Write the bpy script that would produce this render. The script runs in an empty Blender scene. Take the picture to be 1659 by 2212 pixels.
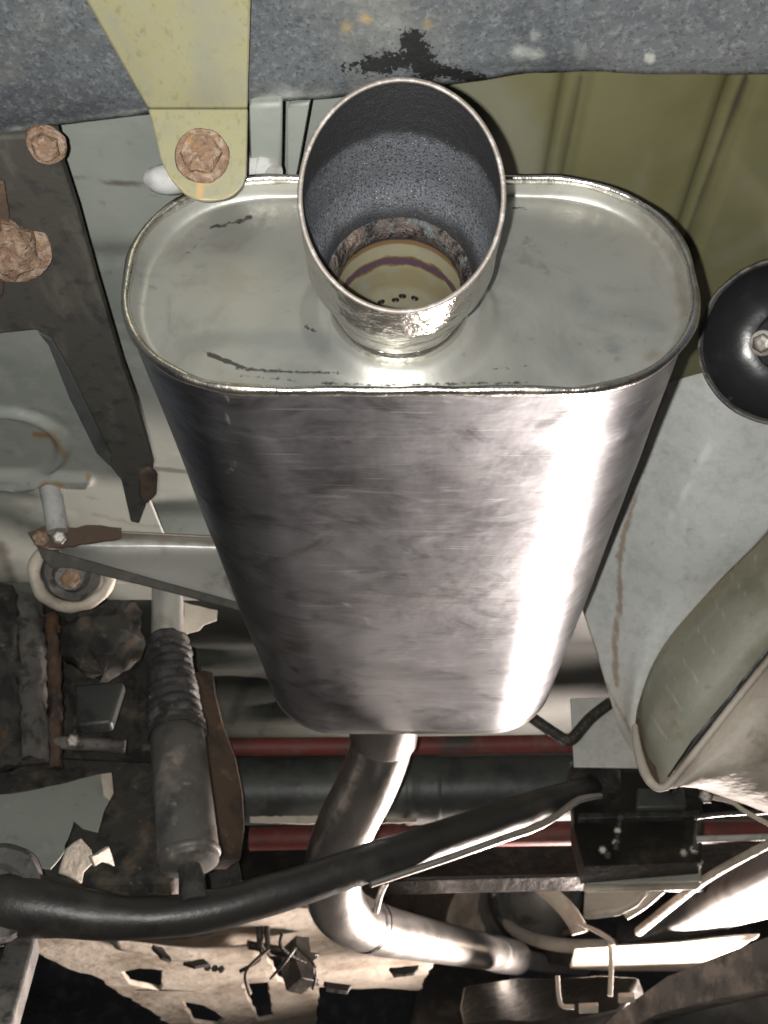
import bpy, bmesh, math, random
from mathutils import Vector, noise, geometry
random.seed(7)
R = math.radians
scene = bpy.context.scene
col = scene.collection

# ------------------------------------------------------------------ camera
CAM = Vector((0, 0, 0.30))
PITCH = R(29)
F, IW, IH = 2100.0, 1659.0, 2212.0            # focal length and frame in pixels of the viewed photograph
cd = bpy.data.cameras.new('camera')
cam = bpy.data.objects.new('camera', cd); col.objects.link(cam)
cam.location = CAM; cam.rotation_euler = (R(90) + PITCH, 0, 0)
cd.sensor_fit = 'VERTICAL'; cd.sensor_height = 36; cd.lens = F / IH * 36
cd.clip_start = 0.01; cd.clip_end = 200
cd.dof.use_dof = True; cd.dof.focus_distance = 0.55; cd.dof.aperture_fstop = 20.0
scene.camera = cam

# ------------------------------------------------------------------ light
w = bpy.data.worlds.new('World'); scene.world = w; w.use_nodes = True
bg = w.node_tree.nodes['Background']
bg.inputs[0].default_value = (0.80, 0.88, 1.0, 1); bg.inputs[1].default_value = 0.13
def lamp(name, typ, loc, power, color, target=None, **kw):
    d = bpy.data.lights.new(name, typ); d.energy = power; d.color = color
    for k, v in kw.items(): setattr(d, k, v)
    o = bpy.data.objects.new(name, d); col.objects.link(o); o.location = loc
    if target is not None:
        o.rotation_euler = (Vector(target) - Vector(loc)).to_track_quat('-Z', 'Y').to_euler()
    return o
# the phone's flash, just beside and under the lens
lamp('camera_flash', 'SPOT', CAM + Vector((-0.017, 0.0, 0.001)), 24, (1.0, 0.985, 0.945), CAM + Vector((0.0, 0.80, 0.50)),
     spot_size=R(120), spot_blend=0.6, shadow_soft_size=0.003)
# work lamp lying on the garage floor to the front right
lamp('work_lamp', 'AREA', CAM + Vector((0.74, 2.18, -0.215)), 95, (1.0, 0.85, 0.77), CAM + Vector((0.1, 1.3, 0.16)), shape='DISK', size=0.42, spread=R(150))
scene.view_settings.view_transform = 'Standard'; scene.view_settings.look = 'None'
scene.view_settings.exposure = 0.0; scene.view_settings.gamma = 1.0
scene.view_settings.use_curve_mapping = False

# ------------------------------------------------------------------ pixels to places
CP, SP = math.cos(PITCH), math.sin(PITCH)
def ray(u, v):
    a = (u - IW / 2) / F; b = (IH / 2 - v) / F
    return Vector((a, CP - b * SP, SP + b * CP))
def PY(u, v, y):                                # point of that direction y metres ahead of the camera
    d = ray(u, v); return CAM + d * (y / d.y)
def PZ(u, v, z):                                # the same, z metres above the camera
    d = ray(u, v); return CAM + d * (z / d.z)
def PP(u, v, pl):
    d = ray(u, v); p, n = pl; return CAM + d * ((p - CAM).dot(n) / d.dot(n))
def yz(u, v, z):                                # how far ahead that direction reaches height z
    d = ray(u, v); return d.y / d.z * z
def px(y, v, r):                                # r pixels at distance y, row v, in metres
    return r / F * y / ray(IW / 2, v).y
def project(p):
    q = p - CAM
    dep = q.y * CP + q.z * SP; up = -q.y * SP + q.z * CP
    return IW / 2 + F * q.x / dep, IH / 2 - F * up / dep
def plane(spec):
    if spec[0] == 'Y': return (CAM + Vector((0, spec[1], 0)), Vector((0, -1, 0)))
    if spec[0] == 'Z': return (CAM + Vector((0, 0, spec[1])), Vector((0, 0, -1)))
    a, b, c = (PY(*s) for s in spec)
    n = (b - a).cross(c - a).normalized()
    if n.dot(a - CAM) > 0: n.negate()
    return (a, n)

# ------------------------------------------------------------------ materials
def mat(name, base, rough=0.6, metal=0.0, layers=(), bump=(), rvar=0.0, rscale=20, aniso=0.0, coat=0.0, spec=0.5):
    m = bpy.data.materials.new(name); m.use_nodes = True
    nt = m.node_tree; N, L = nt.nodes, nt.links
    b = N['Principled BSDF']
    tc = N.new('ShaderNodeTexCoord'); co = tc.outputs['Object']
    def noi(scale, detail=6, st=None, rough_=0.6, dist=0.0):
        n = N.new('ShaderNodeTexNoise'); n.inputs['Scale'].default_value = scale
        n.inputs['Detail'].default_value = detail; n.inputs['Roughness'].default_value = rough_; n.inputs['Distortion'].default_value = dist
        if st:
            mp = N.new('ShaderNodeMapping'); mp.inputs['Scale'].default_value = st[:3]
            if len(st) > 3: mp.inputs['Rotation'].default_value = st[3]
            L.new(co, mp.inputs[0]); L.new(mp.outputs[0], n.inputs['Vector'])
        else: L.new(co, n.inputs['Vector'])
        return n.outputs[0]
    def rng(x, lo, hi):
        r = N.new('ShaderNodeMapRange'); r.interpolation_type = 'SMOOTHSTEP'
        r.inputs[1].default_value = lo; r.inputs[2].default_value = hi
        L.new(x, r.inputs[0]); return r.outputs[0]
    def mth(op, a, c):
        q = N.new('ShaderNodeMath'); q.operation = op
        for i, x in enumerate((a, c)):
            if isinstance(x, (int, float)): q.inputs[i].default_value = x
            else: L.new(x, q.inputs[i])
        return q.outputs[0]
    cur = None; rcur = None
    rgb = N.new('ShaderNodeRGB'); rgb.outputs[0].default_value = (*base, 1); cur = rgb.outputs[0]
    for l in layers:
        f = noi(l.get('s', 10), l.get('d', 6), l.get('st'), l.get('nr', 0.6), l.get('dist', 0.0))
        if 'attr' in l:
            at = N.new('ShaderNodeAttribute'); at.attribute_name = l['attr']
            f = mth('ADD', at.outputs['Fac'], mth('MULTIPLY', mth('SUBTRACT', f, 0.5), l.get('n', 0.8)))
        elif 'axis' in l:                                    # bands along one axis of the object
            sx = N.new('ShaderNodeSeparateXYZ'); L.new(co, sx.inputs[0])
            c0, hw, soft = l['band']
            x = mth('ADD', sx.outputs[l['axis']], mth('MULTIPLY', mth('SUBTRACT', f, 0.5), l.get('n', 0.0)))
            dd = mth('ABSOLUTE', mth('SUBTRACT', x, c0), 0)
            f = mth('SUBTRACT', 1.0, rng(dd, hw - soft, hw + soft))
            l = dict(l); l['lo'], l['hi'] = 0, 1
        f = rng(f, l.get('lo', 0.45), l.get('hi', 0.65))
        f = mth('MULTIPLY', f, l.get('a', 1.0))
        mx = N.new('ShaderNodeMix'); mx.data_type = 'RGBA'
        L.new(f, mx.inputs['Factor']); L.new(cur, mx.inputs['A']); mx.inputs['B'].default_value = (*l['c'], 1)
        cur = mx.outputs['Result']
        if 'r' in l:
            mr = N.new('ShaderNodeMix'); mr.data_type = 'FLOAT'; L.new(f, mr.inputs['Factor'])
            if rcur is None: mr.inputs['A'].default_value = rough
            else: L.new(rcur, mr.inputs['A'])
            mr.inputs['B'].default_value = l['r']; rcur = mr.outputs['Result']
        if 'm' in l:
            mm = N.new('ShaderNodeMix'); mm.data_type = 'FLOAT'; L.new(f, mm.inputs['Factor'])
            mm.inputs['B'].default_value = l['m']
            if b.inputs['Metallic'].is_linked: L.new(b.inputs['Metallic'].links[0].from_socket, mm.inputs['A'])
            else: mm.inputs['A'].default_value = metal
            L.new(mm.outputs['Result'], b.inputs['Metallic'])
    L.new(cur, b.inputs['Base Color'])
    b.inputs['Metallic'].default_value = metal; b.inputs['Specular IOR Level'].default_value = spec
    if aniso: b.inputs['Anisotropic'].default_value = aniso
    if coat: b.inputs['Coat Weight'].default_value = coat; b.inputs['Coat Roughness'].default_value = 0.15
    if rcur is None:
        v = N.new('ShaderNodeValue'); v.outputs[0].default_value = rough; rcur = v.outputs[0]
    if rvar:
        rcur = mth('ADD', rcur, mth('MULTIPLY', mth('SUBTRACT', noi(rscale, 5), 0.5), rvar * 2))
    L.new(rcur, b.inputs['Roughness'])
    prev = None
    for bp in bump:
        s, st_, dist = bp[:3]
        bn = N.new('ShaderNodeBump'); bn.inputs['Strength'].default_value = st_; bn.inputs['Distance'].default_value = dist
        L.new(noi(s, 5, bp[3] if len(bp) > 3 else None), bn.inputs['Height'])
        if prev: L.new(prev, bn.inputs['Normal'])
        prev = bn.outputs[0]
    if prev: L.new(prev, b.inputs['Normal'])
    return m

RUST = (0.20, 0.085, 0.030)
M = {}
M['shell'] = mat('brushed_stainless', (0.25, 0.262, 0.282), 0.41, 1.0, [
    dict(c=(0.13, 0.137, 0.15), s=6, st=(1.0, 0.8, 1.0), lo=0.40, hi=0.66, a=0.80, dist=1.4),
    dict(c=(0.060, 0.064, 0.072), s=17, st=(0.8, 1.1, 0.8), lo=0.46, hi=0.70, a=0.75, dist=1.8),
    dict(c=(0.27, 0.245, 0.21), s=9, lo=0.54, hi=0.76, a=0.45),
    dict(c=(0.40, 0.41, 0.425), s=24, st=(0.6, 1.5, 1.0, (0, 0, 0.35)), lo=0.54, hi=0.82, a=0.50, r=0.52, dist=2.0),
    dict(c=(0.44, 0.45, 0.46), s=60, st=(0.4, 1.6, 1.0, (0, 0, -0.3)), lo=0.56, hi=0.80, a=0.35, r=0.46, dist=1.2),
    dict(c=(0.10, 0.105, 0.11), s=150, st=(0.14, 1.6, 1.0, (0, 0, 0.10)), lo=0.50, hi=0.78, a=0.40, d=3),
    dict(c=(0.60, 0.60, 0.60), s=130, st=(0.10, 2.0, 1.0, (0, 0, -0.5)), lo=0.64, hi=0.74, a=0.35, d=2), dict(c=(0.62, 0.62, 0.62), s=150, st=(0.09, 2.0, 1.0, (0, 0, 0.55)), lo=0.66, hi=0.75, a=0.35, d=2),
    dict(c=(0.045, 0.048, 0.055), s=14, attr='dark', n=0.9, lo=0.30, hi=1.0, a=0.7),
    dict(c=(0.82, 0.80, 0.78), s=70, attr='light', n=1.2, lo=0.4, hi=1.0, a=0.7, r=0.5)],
    bump=[(220, 0.05, 0.0006, (0.10, 1.4, 1.0)), (9, 0.30, 0.004), (70, .12, .001)], rvar=0.10, rscale=14)
M['cap'] = mat('dull_stainless', (0.385, 0.385, 0.355), 0.43, 0.72, [
    dict(c=(0.25, 0.26, 0.25), s=11, lo=0.46, hi=0.70, a=0.75, dist=1.2), dict(c=(0.22, 0.205, 0.175), s=26, lo=0.54, hi=0.74, a=0.5, dist=1.0),
    dict(c=(0.41, 0.395, 0.345), s=7, lo=0.5, hi=0.7, a=0.6),
    dict(c=(0.33, 0.30, 0.25), s=22, lo=0.5, hi=0.7, a=0.6), dict(c=(0.20, 0.20, 0.19), s=90, lo=0.62, hi=0.72, a=0.5), dict(c=(0.16, 0.16, 0.16), s=34, lo=0.62, hi=0.74, a=0.45),
    dict(c=(0.24, 0.19, 0.14), s=70, attr='rust', n=1.5, lo=0.35, hi=1.0, a=0.6),
    dict(c=(0.22, 0.24, 0.24), s=18, attr='light', n=0.6, lo=0.35, hi=0.7, a=0.45),
    dict(c=(0.015, 0.015, 0.015), s=300, attr='dark', n=2.2, lo=0.50, hi=0.95, a=0.85, r=0.7)],
    bump=[(260, 0.06, 0.0005), (14, 0.22, 0.004)], rvar=0.09, rscale=18)
M['lip'] = mat('bright_stainless_seam', (0.66, 0.64, 0.59), 0.26, 1.0, [
    dict(c=(0.22, 0.19, 0.15), s=42, lo=0.5, hi=0.66, a=0.75, r=0.5)], bump=[(90, 0.5, 0.002)], rvar=0.1)
M['pipe'] = mat('polished_stainless', (0.70, 0.68, 0.65), 0.30, 1.0, [
    dict(c=(0.40, 0.37, 0.33), s=16, lo=0.5, hi=0.7, a=0.6, r=0.34)], bump=[(30, 0.35, 0.004), (160, 0.06, 0.001)], rvar=0.07)
M['neck'] = mat('hammered_stainless', (0.60, 0.58, 0.53), 0.17, 0.95, [
    dict(c=(0.30, 0.27, 0.23), s=24, lo=0.5, hi=0.7, a=0.6, r=0.30)], bump=[(36, 0.55, 0.006), (110, 0.25, 0.002)], rvar=0.06)
M['rim'] = mat('cut_pipe_edge', (0.20, 0.175, 0.155), 0.55, 0.45, [dict(c=(0.33, 0.31, 0.29), s=160, lo=0.5, hi=0.65)], bump=[(300, 0.3, 0.001)])
M['rust'] = mat('flaking_rust', (0.21, 0.135, 0.09), 0.85, 0.0, [
    dict(c=(0.33, 0.25, 0.19), s=150, lo=0.45, hi=0.62), dict(c=(0.07, 0.045, 0.035), s=330, lo=0.50, hi=0.76, a=.7),
    dict(c=(0.34, 0.19, 0.07), s=90, lo=0.60, hi=0.72, a=0.7)], bump=[(150, 0.9, 0.004), (420, 0.6, 0.0015)], spec=0.2)
M['zinc'] = mat('yellow_zinc_plate', (0.295, 0.278, 0.160), 0.45, 0.2, [
    dict(c=(0.29, 0.285, 0.19), s=130, lo=0.42, hi=0.66, a=0.7), dict(c=(0.21, 0.185, 0.10), s=190, lo=0.52, hi=0.7, a=0.7, st=(1.6, 1, 1)), dict(c=(0.24, 0.235, 0.18), s=30, lo=0.5, hi=0.7, a=.6),
    dict(c=(0.25, 0.25, 0.19), s=60, attr='wear', n=1.0, lo=0.3, hi=0.9, a=0.75),
    dict(c=(0.45, 0.30, 0.14), s=70, attr='rust', n=0.6, lo=0.35, hi=0.75)], bump=[(300, 0.15, 0.0006)], rvar=0.08)
M['bumper'] = mat('dirty_bumper', (0.088, 0.096, 0.102), 0.70, 0.0, [
    dict(c=(0.040, 0.043, 0.052), s=14, lo=0.42, hi=0.68, a=0.75, dist=.6), dict(c=(0.19, 0.205, 0.205), s=210, lo=0.46, hi=0.74, a=0.75, nr=0.75),
    dict(c=(0.045, 0.045, 0.05), s=380, lo=0.52, hi=0.64, a=0.75), dict(c=(0.21, 0.21, 0.185), s=9, lo=0.50, hi=0.72, a=0.5),
    dict(c=(0.34, 0.35, 0.33), s=60, attr='light', n=0.9, lo=0.35, hi=0.95, a=0.9),
    dict(c=(0.30, 0.22, 0.10), s=80, attr='rust', n=0.9, lo=0.35, hi=0.95, a=0.75),
    dict(c=(0.006, 0.006, 0.006), s=420, attr='dark', n=2.0, lo=0.40, hi=0.62, a=0.95)],
    bump=[(210, 0.45, 0.0016), (36, 0.25, 0.003)], spec=0.3)
M['floorgrey'] = mat('grey_underbody_paint', (0.27, 0.285, 0.255), 0.55, 0.0, [
    dict(c=(0.20, 0.22, 0.20), s=5, lo=0.42, hi=0.66, a=0.8), dict(c=(0.34, 0.35, 0.31), s=22, lo=0.52, hi=0.72, a=0.6),
    dict(c=(0.15, 0.145, 0.12), s=48, lo=0.60, hi=0.76, a=0.6), dict(c=(0.09, 0.08, 0.065), s=30, attr='dark', n=0.7, lo=0.35, hi=0.8, a=0.8),
    dict(c=(0.27, 0.17, 0.085), s=90, attr='rust', n=1.2, lo=0.35, hi=0.95, a=0.75)], bump=[(120, 0.12, 0.001), (18, 0.18, 0.004)])
M['floorshade'] = mat('shaded_underbody_paint', (0.060, 0.066, 0.056), 0.65, 0.0, [  # underbody grey darkened in the colour to stand in for shade from the lamp
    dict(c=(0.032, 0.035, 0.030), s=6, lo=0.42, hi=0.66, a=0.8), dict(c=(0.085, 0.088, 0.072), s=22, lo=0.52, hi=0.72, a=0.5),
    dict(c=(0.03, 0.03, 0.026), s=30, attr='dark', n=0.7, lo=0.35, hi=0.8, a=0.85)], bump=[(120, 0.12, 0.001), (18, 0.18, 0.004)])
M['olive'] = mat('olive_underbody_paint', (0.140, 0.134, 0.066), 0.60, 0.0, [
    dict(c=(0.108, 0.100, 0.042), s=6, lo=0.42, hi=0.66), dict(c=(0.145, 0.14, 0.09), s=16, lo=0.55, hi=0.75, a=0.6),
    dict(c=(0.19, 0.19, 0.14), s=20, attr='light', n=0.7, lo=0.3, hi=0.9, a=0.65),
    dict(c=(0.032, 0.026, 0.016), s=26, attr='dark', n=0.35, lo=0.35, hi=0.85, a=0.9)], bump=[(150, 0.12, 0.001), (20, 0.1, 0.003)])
M['rail'] = mat('dark_rail', (0.060, 0.056, 0.048), 0.7, 0.0, [
    dict(c=(0.10, 0.095, 0.078), s=22, lo=0.48, hi=0.68, a=0.8, st=(2, 0.6, 1)), dict(c=(0.03, 0.03, 0.032), s=60, lo=0.5, hi=0.66, a=0.7),
    dict(c=(0.14, 0.09, 0.05), s=16, lo=0.62, hi=0.76, a=0.6)], bump=[(140, 0.35, 0.0015)], spec=0.35)
M['galv'] = mat('galvanised_sheet', (0.60, 0.61, 0.59), 0.50, 0.1, [
    dict(c=(0.44, 0.455, 0.445), s=60, lo=0.42, hi=0.70, a=0.75, nr=.75), dict(c=(0.70, 0.71, 0.70), s=130, lo=0.52, hi=0.75, a=0.6, nr=.75),
    dict(c=(0.50, 0.49, 0.43), s=7, lo=0.48, hi=0.7, a=0.7), dict(c=(0.28, 0.24, 0.19), s=120, lo=0.66, hi=0.76, a=0.6),
    dict(c=(0.30, 0.22, 0.14), s=90, attr='rust', n=1.1, lo=0.35, hi=0.85, a=0.8),
    dict(c=(0.78, 0.79, 0.78), s=50, attr='light', n=0.9, lo=0.35, hi=0.9, a=0.8)], bump=[(60, 0.25, 0.002), (200, 0.2, 0.0008), (10, .3, .008)])
M['tank'] = mat('olive_tank_paint', (0.29, 0.285, 0.225), 0.55, 0.0, [
    dict(c=(0.20, 0.20, 0.14), s=9, lo=0.44, hi=0.66, a=0.8), dict(c=(0.36, 0.35, 0.27), s=28, lo=0.52, hi=0.72, a=0.6),
    dict(c=(0.20, 0.14, 0.08), s=24, lo=0.62, hi=0.76, a=0.6), dict(c=(0.10, 0.095, 0.07), s=45, lo=0.6, hi=0.76, a=.6), dict(c=(0.46, 0.46, 0.40), s=60, attr='light', n=0.6, lo=0.25, hi=0.9, a=0.7)],
    bump=[(90, 0.4, 0.002), (25, .3, .004)])
M['beige'] = mat('dusty_beige_metal', (0.52, 0.465, 0.39), 0.62, 0.0, [
    dict(c=(0.25, 0.20, 0.15), s=9, lo=0.45, hi=0.66, a=0.75), dict(c=(0.46, 0.42, 0.36), s=26, lo=0.52, hi=0.72, a=0.6),
    dict(c=(0.14, 0.105, 0.08), s=30, lo=0.58, hi=0.76, a=0.6), dict(c=(0.22, 0.175, 0.135), s=5, lo=0.50, hi=0.72, a=0.6)], bump=[(60, 0.3, 0.003), (9, .4, .03)])
M['dusty'] = mat('dusty_rubber', (0.085, 0.080, 0.074), 0.8, 0.0, [
    dict(c=(0.20, 0.185, 0.165), s=28, lo=0.44, hi=0.66, a=0.85, st=(1, 1, 0.6)), dict(c=(0.022, 0.022, 0.022), s=60, lo=0.50, hi=0.64, a=0.9), dict(c=(0.15, 0.12, 0.09), s=120, lo=0.56, hi=0.7, a=0.6)],
    bump=[(90, 0.5, 0.003)])
M['boot'] = mat('dirty_black_boot', (0.032, 0.031, 0.030), 0.7, 0.0, [
    dict(c=(0.11, 0.10, 0.09), s=20, lo=0.46, hi=0.68, a=0.8), dict(c=(0.012, 0.012, 0.012), s=50, lo=0.48, hi=0.62, a=0.9), dict(c=(0.20, 0.185, 0.165), s=110, lo=0.6, hi=0.72, a=.6)], bump=[(120, .6, .003)])
M['shock'] = mat('dusty_shock_paint', (0.10, 0.094, 0.086), 0.5, 0.1, [
    dict(c=(0.27, 0.225, 0.19), s=20, lo=0.46, hi=0.66, a=0.8), dict(c=(0.05, 0.048, 0.045), s=30, lo=0.50, hi=0.66, a=0.85), dict(c=(0.33, 0.30, 0.27), s=90, lo=0.6, hi=0.72, a=.5)], bump=[(80, 0.3, 0.002)])
M['black'] = mat('black_rubber', (0.016, 0.016, 0.018), 0.30, 0.0, [
    dict(c=(0.045, 0.052, 0.056), s=22, lo=0.5, hi=0.76, a=0.7), dict(c=(0.09, 0.085, 0.08), s=90, lo=0.66, hi=0.78, a=0.5)], bump=[(80, 0.15, 0.002)])
M['grease'] = mat('greasy_black_metal', (0.020, 0.018, 0.016), 0.38, 0.2, [
    dict(c=(0.055, 0.050, 0.042), s=24, lo=0.48, hi=0.68, a=0.8), dict(c=(0.085, 0.05, 0.028), s=15, lo=0.6, hi=0.75, a=0.7)], bump=[(70, 0.6, 0.004)])
M['rod'] = mat('greasy_bar', (0.040, 0.037, 0.034), 0.42, 0.15, [
    dict(c=(0.085, 0.078, 0.068), s=20, lo=0.46, hi=0.68, a=0.8), dict(c=(0.13, 0.12, 0.10), s=130, lo=0.54, hi=0.70, a=0.7), dict(c=(0.015, 0.014, 0.014), s=50, lo=0.5, hi=0.66, a=0.7), dict(c=(0.11, 0.065, 0.035), s=30, lo=0.60, hi=0.74, a=0.7)], bump=[(160, 0.8, 0.003), (40, .5, .004)], rvar=.12)
M['bar'] = mat('worn_black_bar', (0.036, 0.034, 0.031), 0.40, 0.2, [
    dict(c=(0.075, 0.070, 0.060), s=16, lo=0.46, hi=0.70, a=0.7), dict(c=(0.10, 0.075, 0.05), s=40, lo=0.60, hi=0.76, a=0.6), dict(c=(0.015, 0.014, 0.014), s=28, lo=0.5, hi=0.68, a=0.6)], bump=[(140, 0.25, 0.0015), (30, .3, .003)], rvar=.08)
M['red'] = mat('red_bar_paint', (0.17, 0.035, 0.030), 0.6, 0.0, [
    dict(c=(0.16, 0.085, 0.075), s=40, lo=0.45, hi=0.7, a=.8), dict(c=(0.06, 0.03, 0.025), s=60, lo=0.55, hi=0.7, a=.8),
    dict(c=(0.10, 0.03, 0.022), s=18, lo=0.45, hi=0.65), dict(c=(0.05, 0.05, 0.045), s=9, lo=0.56, hi=0.7, a=0.9)], bump=[(60, 0.2, 0.002)])
M['axle'] = mat('dark_axle_paint', (0.075, 0.080, 0.076), 0.45, 0.1, [
    dict(c=(0.035, 0.038, 0.038), s=12, lo=0.45, hi=0.65), dict(c=(0.13, 0.125, 0.11), s=40, lo=0.58, hi=0.74, a=0.6)], bump=[(60, 0.3, 0.002)])
M['dark'] = mat('dark_grime', (0.042, 0.040, 0.035), 0.85, 0.0, [
    dict(c=(0.13, 0.105, 0.07), s=22, lo=0.50, hi=0.70, a=0.8), dict(c=(0.10, 0.055, 0.028), s=40, lo=0.58, hi=0.72, a=0.8), dict(c=(0.014, 0.013, 0.012), s=30, lo=0.48, hi=0.62, a=0.9), dict(c=(0.16, 0.155, 0.14), s=90, lo=0.62, hi=0.74, a=0.7)], bump=[(50, 0.8, 0.005)])
M['rustbrown'] = mat('brown_rusted_steel', (0.085, 0.056, 0.038), 0.78, 0.0, [
    dict(c=(0.035, 0.026, 0.022), s=14, lo=0.46, hi=0.64), dict(c=(0.17, 0.105, 0.06), s=46, lo=0.55, hi=0.72, a=0.8), dict(c=(0.16, 0.07, 0.025), s=18, lo=0.6, hi=0.75, a=0.7)], bump=[(90, 0.6, 0.003)])
M['hanger'] = mat('grey_hanger_steel', (0.50, 0.50, 0.47), 0.40, 0.4, [
    dict(c=(0.30, 0.29, 0.26), s=22, lo=0.48, hi=0.68, a=0.8), dict(c=(0.15, 0.115, 0.08), s=30, attr='rust', n=0.9, lo=0.35, hi=0.8, a=0.8)], bump=[(70, 0.3, 0.002)])
M['steel'] = mat('bare_steel', (0.30, 0.28, 0.25), 0.5, 0.6, [dict(c=(0.14, 0.12, 0.10), s=60, lo=0.45, hi=0.65)], bump=[(150, 0.3, 0.001)])
M['line'] = mat('bare_tube', (0.62, 0.58, 0.54), 0.42, 0.9, [dict(c=(0.35, 0.31, 0.28), s=40, lo=0.5, hi=0.7, a=.6)], bump=[(90, .2, .001)])
M['whitish'] = mat('chalky_rubber', (0.40, 0.40, 0.39), 0.7, 0.0, [dict(c=(0.26, 0.26, 0.24), s=60, lo=0.45, hi=0.7), dict(c=(0.20, 0.15, 0.10), s=35, lo=0.6, hi=0.75, a=.7)], bump=[(90, 0.3, 0.002)])
M['concrete'] = mat('garage_concrete', (0.085, 0.083, 0.08), 0.85, 0.0, [
    dict(c=(0.05, 0.049, 0.046), s=3, lo=0.42, hi=0.68), dict(c=(0.12, 0.115, 0.11), s=30, lo=0.55, hi=0.7, a=0.6)], bump=[(60, 0.3, 0.002)])
M['castsilver'] = mat('cast_alloy', (0.30, 0.29, 0.28), 0.45, 0.5, [dict(c=(0.13, 0.12, 0.11), s=16, lo=0.45, hi=0.65, a=0.8)], bump=[(60, 0.3, 0.002)])

# ------------------------------------------------------------------ building
def tag(o, label=None, cat=None, group=None, kind=None):
    if label: o['label'] = label
    if cat: o['category'] = cat
    if group: o['group'] = group
    if kind: o['kind'] = kind
    return o
def thing(name, label, cat, loc, group=None):
    o = bpy.data.objects.new(name, None); o.empty_display_size = 0.02
    col.objects.link(o); o.location = loc
    return tag(o, label, cat, group)
def wloc(o):
    p = Vector(o.location)
    while o.parent: o = o.parent; p += Vector(o.location)
    return p
def build(name, verts, faces, material, parent=None, smooth=40, bevel=0.0, subd=0, solid=0.0, jitter=0.0, jscale=60, paint=None, keep=False):
    """verts are in world space; the mesh is stored about its own origin"""
    if parent is not None: org = wloc(parent)
    else:
        n = len(verts)
        org = Vector((sum(v[0] for v in verts) / n, sum(v[1] for v in verts) / n, min(v[2] for v in verts)))
    if jitter < 0:                                 # crumbling surface: several octaves
        vs = []
        for v in verts:
            v = Vector(v); k = -jitter
            vs.append(v + Vector(noise.noise_vector(v * 90)) * k + Vector(noise.noise_vector(v * 260)) * k * .5 + Vector(noise.noise_vector(v * 700)) * k * .22)
        verts = vs
    elif jitter:
        vs = []
        for v in verts:
            v = Vector(v); vs.append(v + Vector(noise.noise_vector(v * jscale)) * jitter)
        verts = vs
    me = bpy.data.meshes.new(name)
    me.from_pydata([tuple(Vector(v) - org) for v in verts], [], faces)
    bm = bmesh.new(); bm.from_mesh(me)
    bmesh.ops.remove_doubles(bm, verts=bm.verts, dist=1e-6)
    if not keep: bmesh.ops.recalc_face_normals(bm, faces=bm.faces)
    bm.to_mesh(me); bm.free()
    me.polygons.foreach_set('use_smooth', [True] * len(me.polygons))
    if smooth < 180: me.set_sharp_from_angle(angle=R(smooth))
    me.materials.append(material)
    o = bpy.data.objects.new(name, me); col.objects.link(o)
    if parent is not None: o.parent = parent
    else: o.location = org
    if paint: paint_attrs(o, paint, org)
    if subd:
        s = o.modifiers.new('subd', 'SUBSURF'); s.levels = s.render_levels = subd
    if solid:
        s = o.modifiers.new('solid', 'SOLIDIFY'); s.thickness = solid; s.offset = -1
    if bevel:
        b = o.modifiers.new('bevel', 'BEVEL'); b.width = bevel; b.segments = 2; b.limit_method = 'ANGLE'; b.angle_limit = R(35)
    return o
def paint_attrs(o, paint, org):
    """stains and other marks with a shape of their own: strokes given along pixel paths are laid on the vertices they fall on"""
    me = o.data
    pxs = [project(v.co + org) for v in me.vertices]
    for name, strokes in paint.items():
        vals = [0.0] * len(pxs)
        for st in strokes:
            pts, rad = st[0], st[1]; amp = st[2] if len(st) > 2 else 1.0
            for i, (x, y) in enumerate(pxs):
                best = 1e9
                if len(pts) == 1: best = math.hypot(x - pts[0][0], y - pts[0][1])
                for (ax, ay), (bx, by) in zip(pts, pts[1:]):
                    dx, dy = bx - ax, by - ay; q = dx * dx + dy * dy
                    t = max(0, min(1, ((x - ax) * dx + (y - ay) * dy) / q)) if q else 0
                    best = min(best, math.hypot(x - ax - t * dx, y - ay - t * dy))
                if best < rad: vals[i] = max(vals[i], amp * (1 - best / rad))
        at = me.attributes.new(name, 'FLOAT', 'POINT'); at.data.foreach_set('value', vals)
def catmull(pts, n):
    out = []; P = [pts[0]] + list(pts) + [pts[-1]]
    for i in range(1, len(P) - 2):
        a, b, c, d = P[i - 1], P[i], P[i + 1], P[i + 2]
        for k in range(n):
            t = k / n
            out.append(tuple(0.5 * (2 * b[j] + (c[j] - a[j]) * t + (2 * a[j] - 5 * b[j] + 4 * c[j] - d[j]) * t * t + (3 * b[j] - a[j] - 3 * c[j] + d[j]) * t ** 3) for j in range(len(b))))
    out.append(tuple(pts[-1])); return out
def frames(P):
    """tangent + two normals carried along a path"""
    out = []; nrm = None
    for i in range(len(P)):
        t = (P[min(i + 1, len(P) - 1)] - P[max(i - 1, 0)]).normalized()
        if nrm is None:
            nrm = t.cross(Vector((0, 0, 1)) if abs(t.z) < 0.9 else Vector((1, 0, 0))).normalized()
        else: nrm = (nrm - t * nrm.dot(t)).normalized()
        out.append((t, nrm, t.cross(nrm)))
    return out
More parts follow.
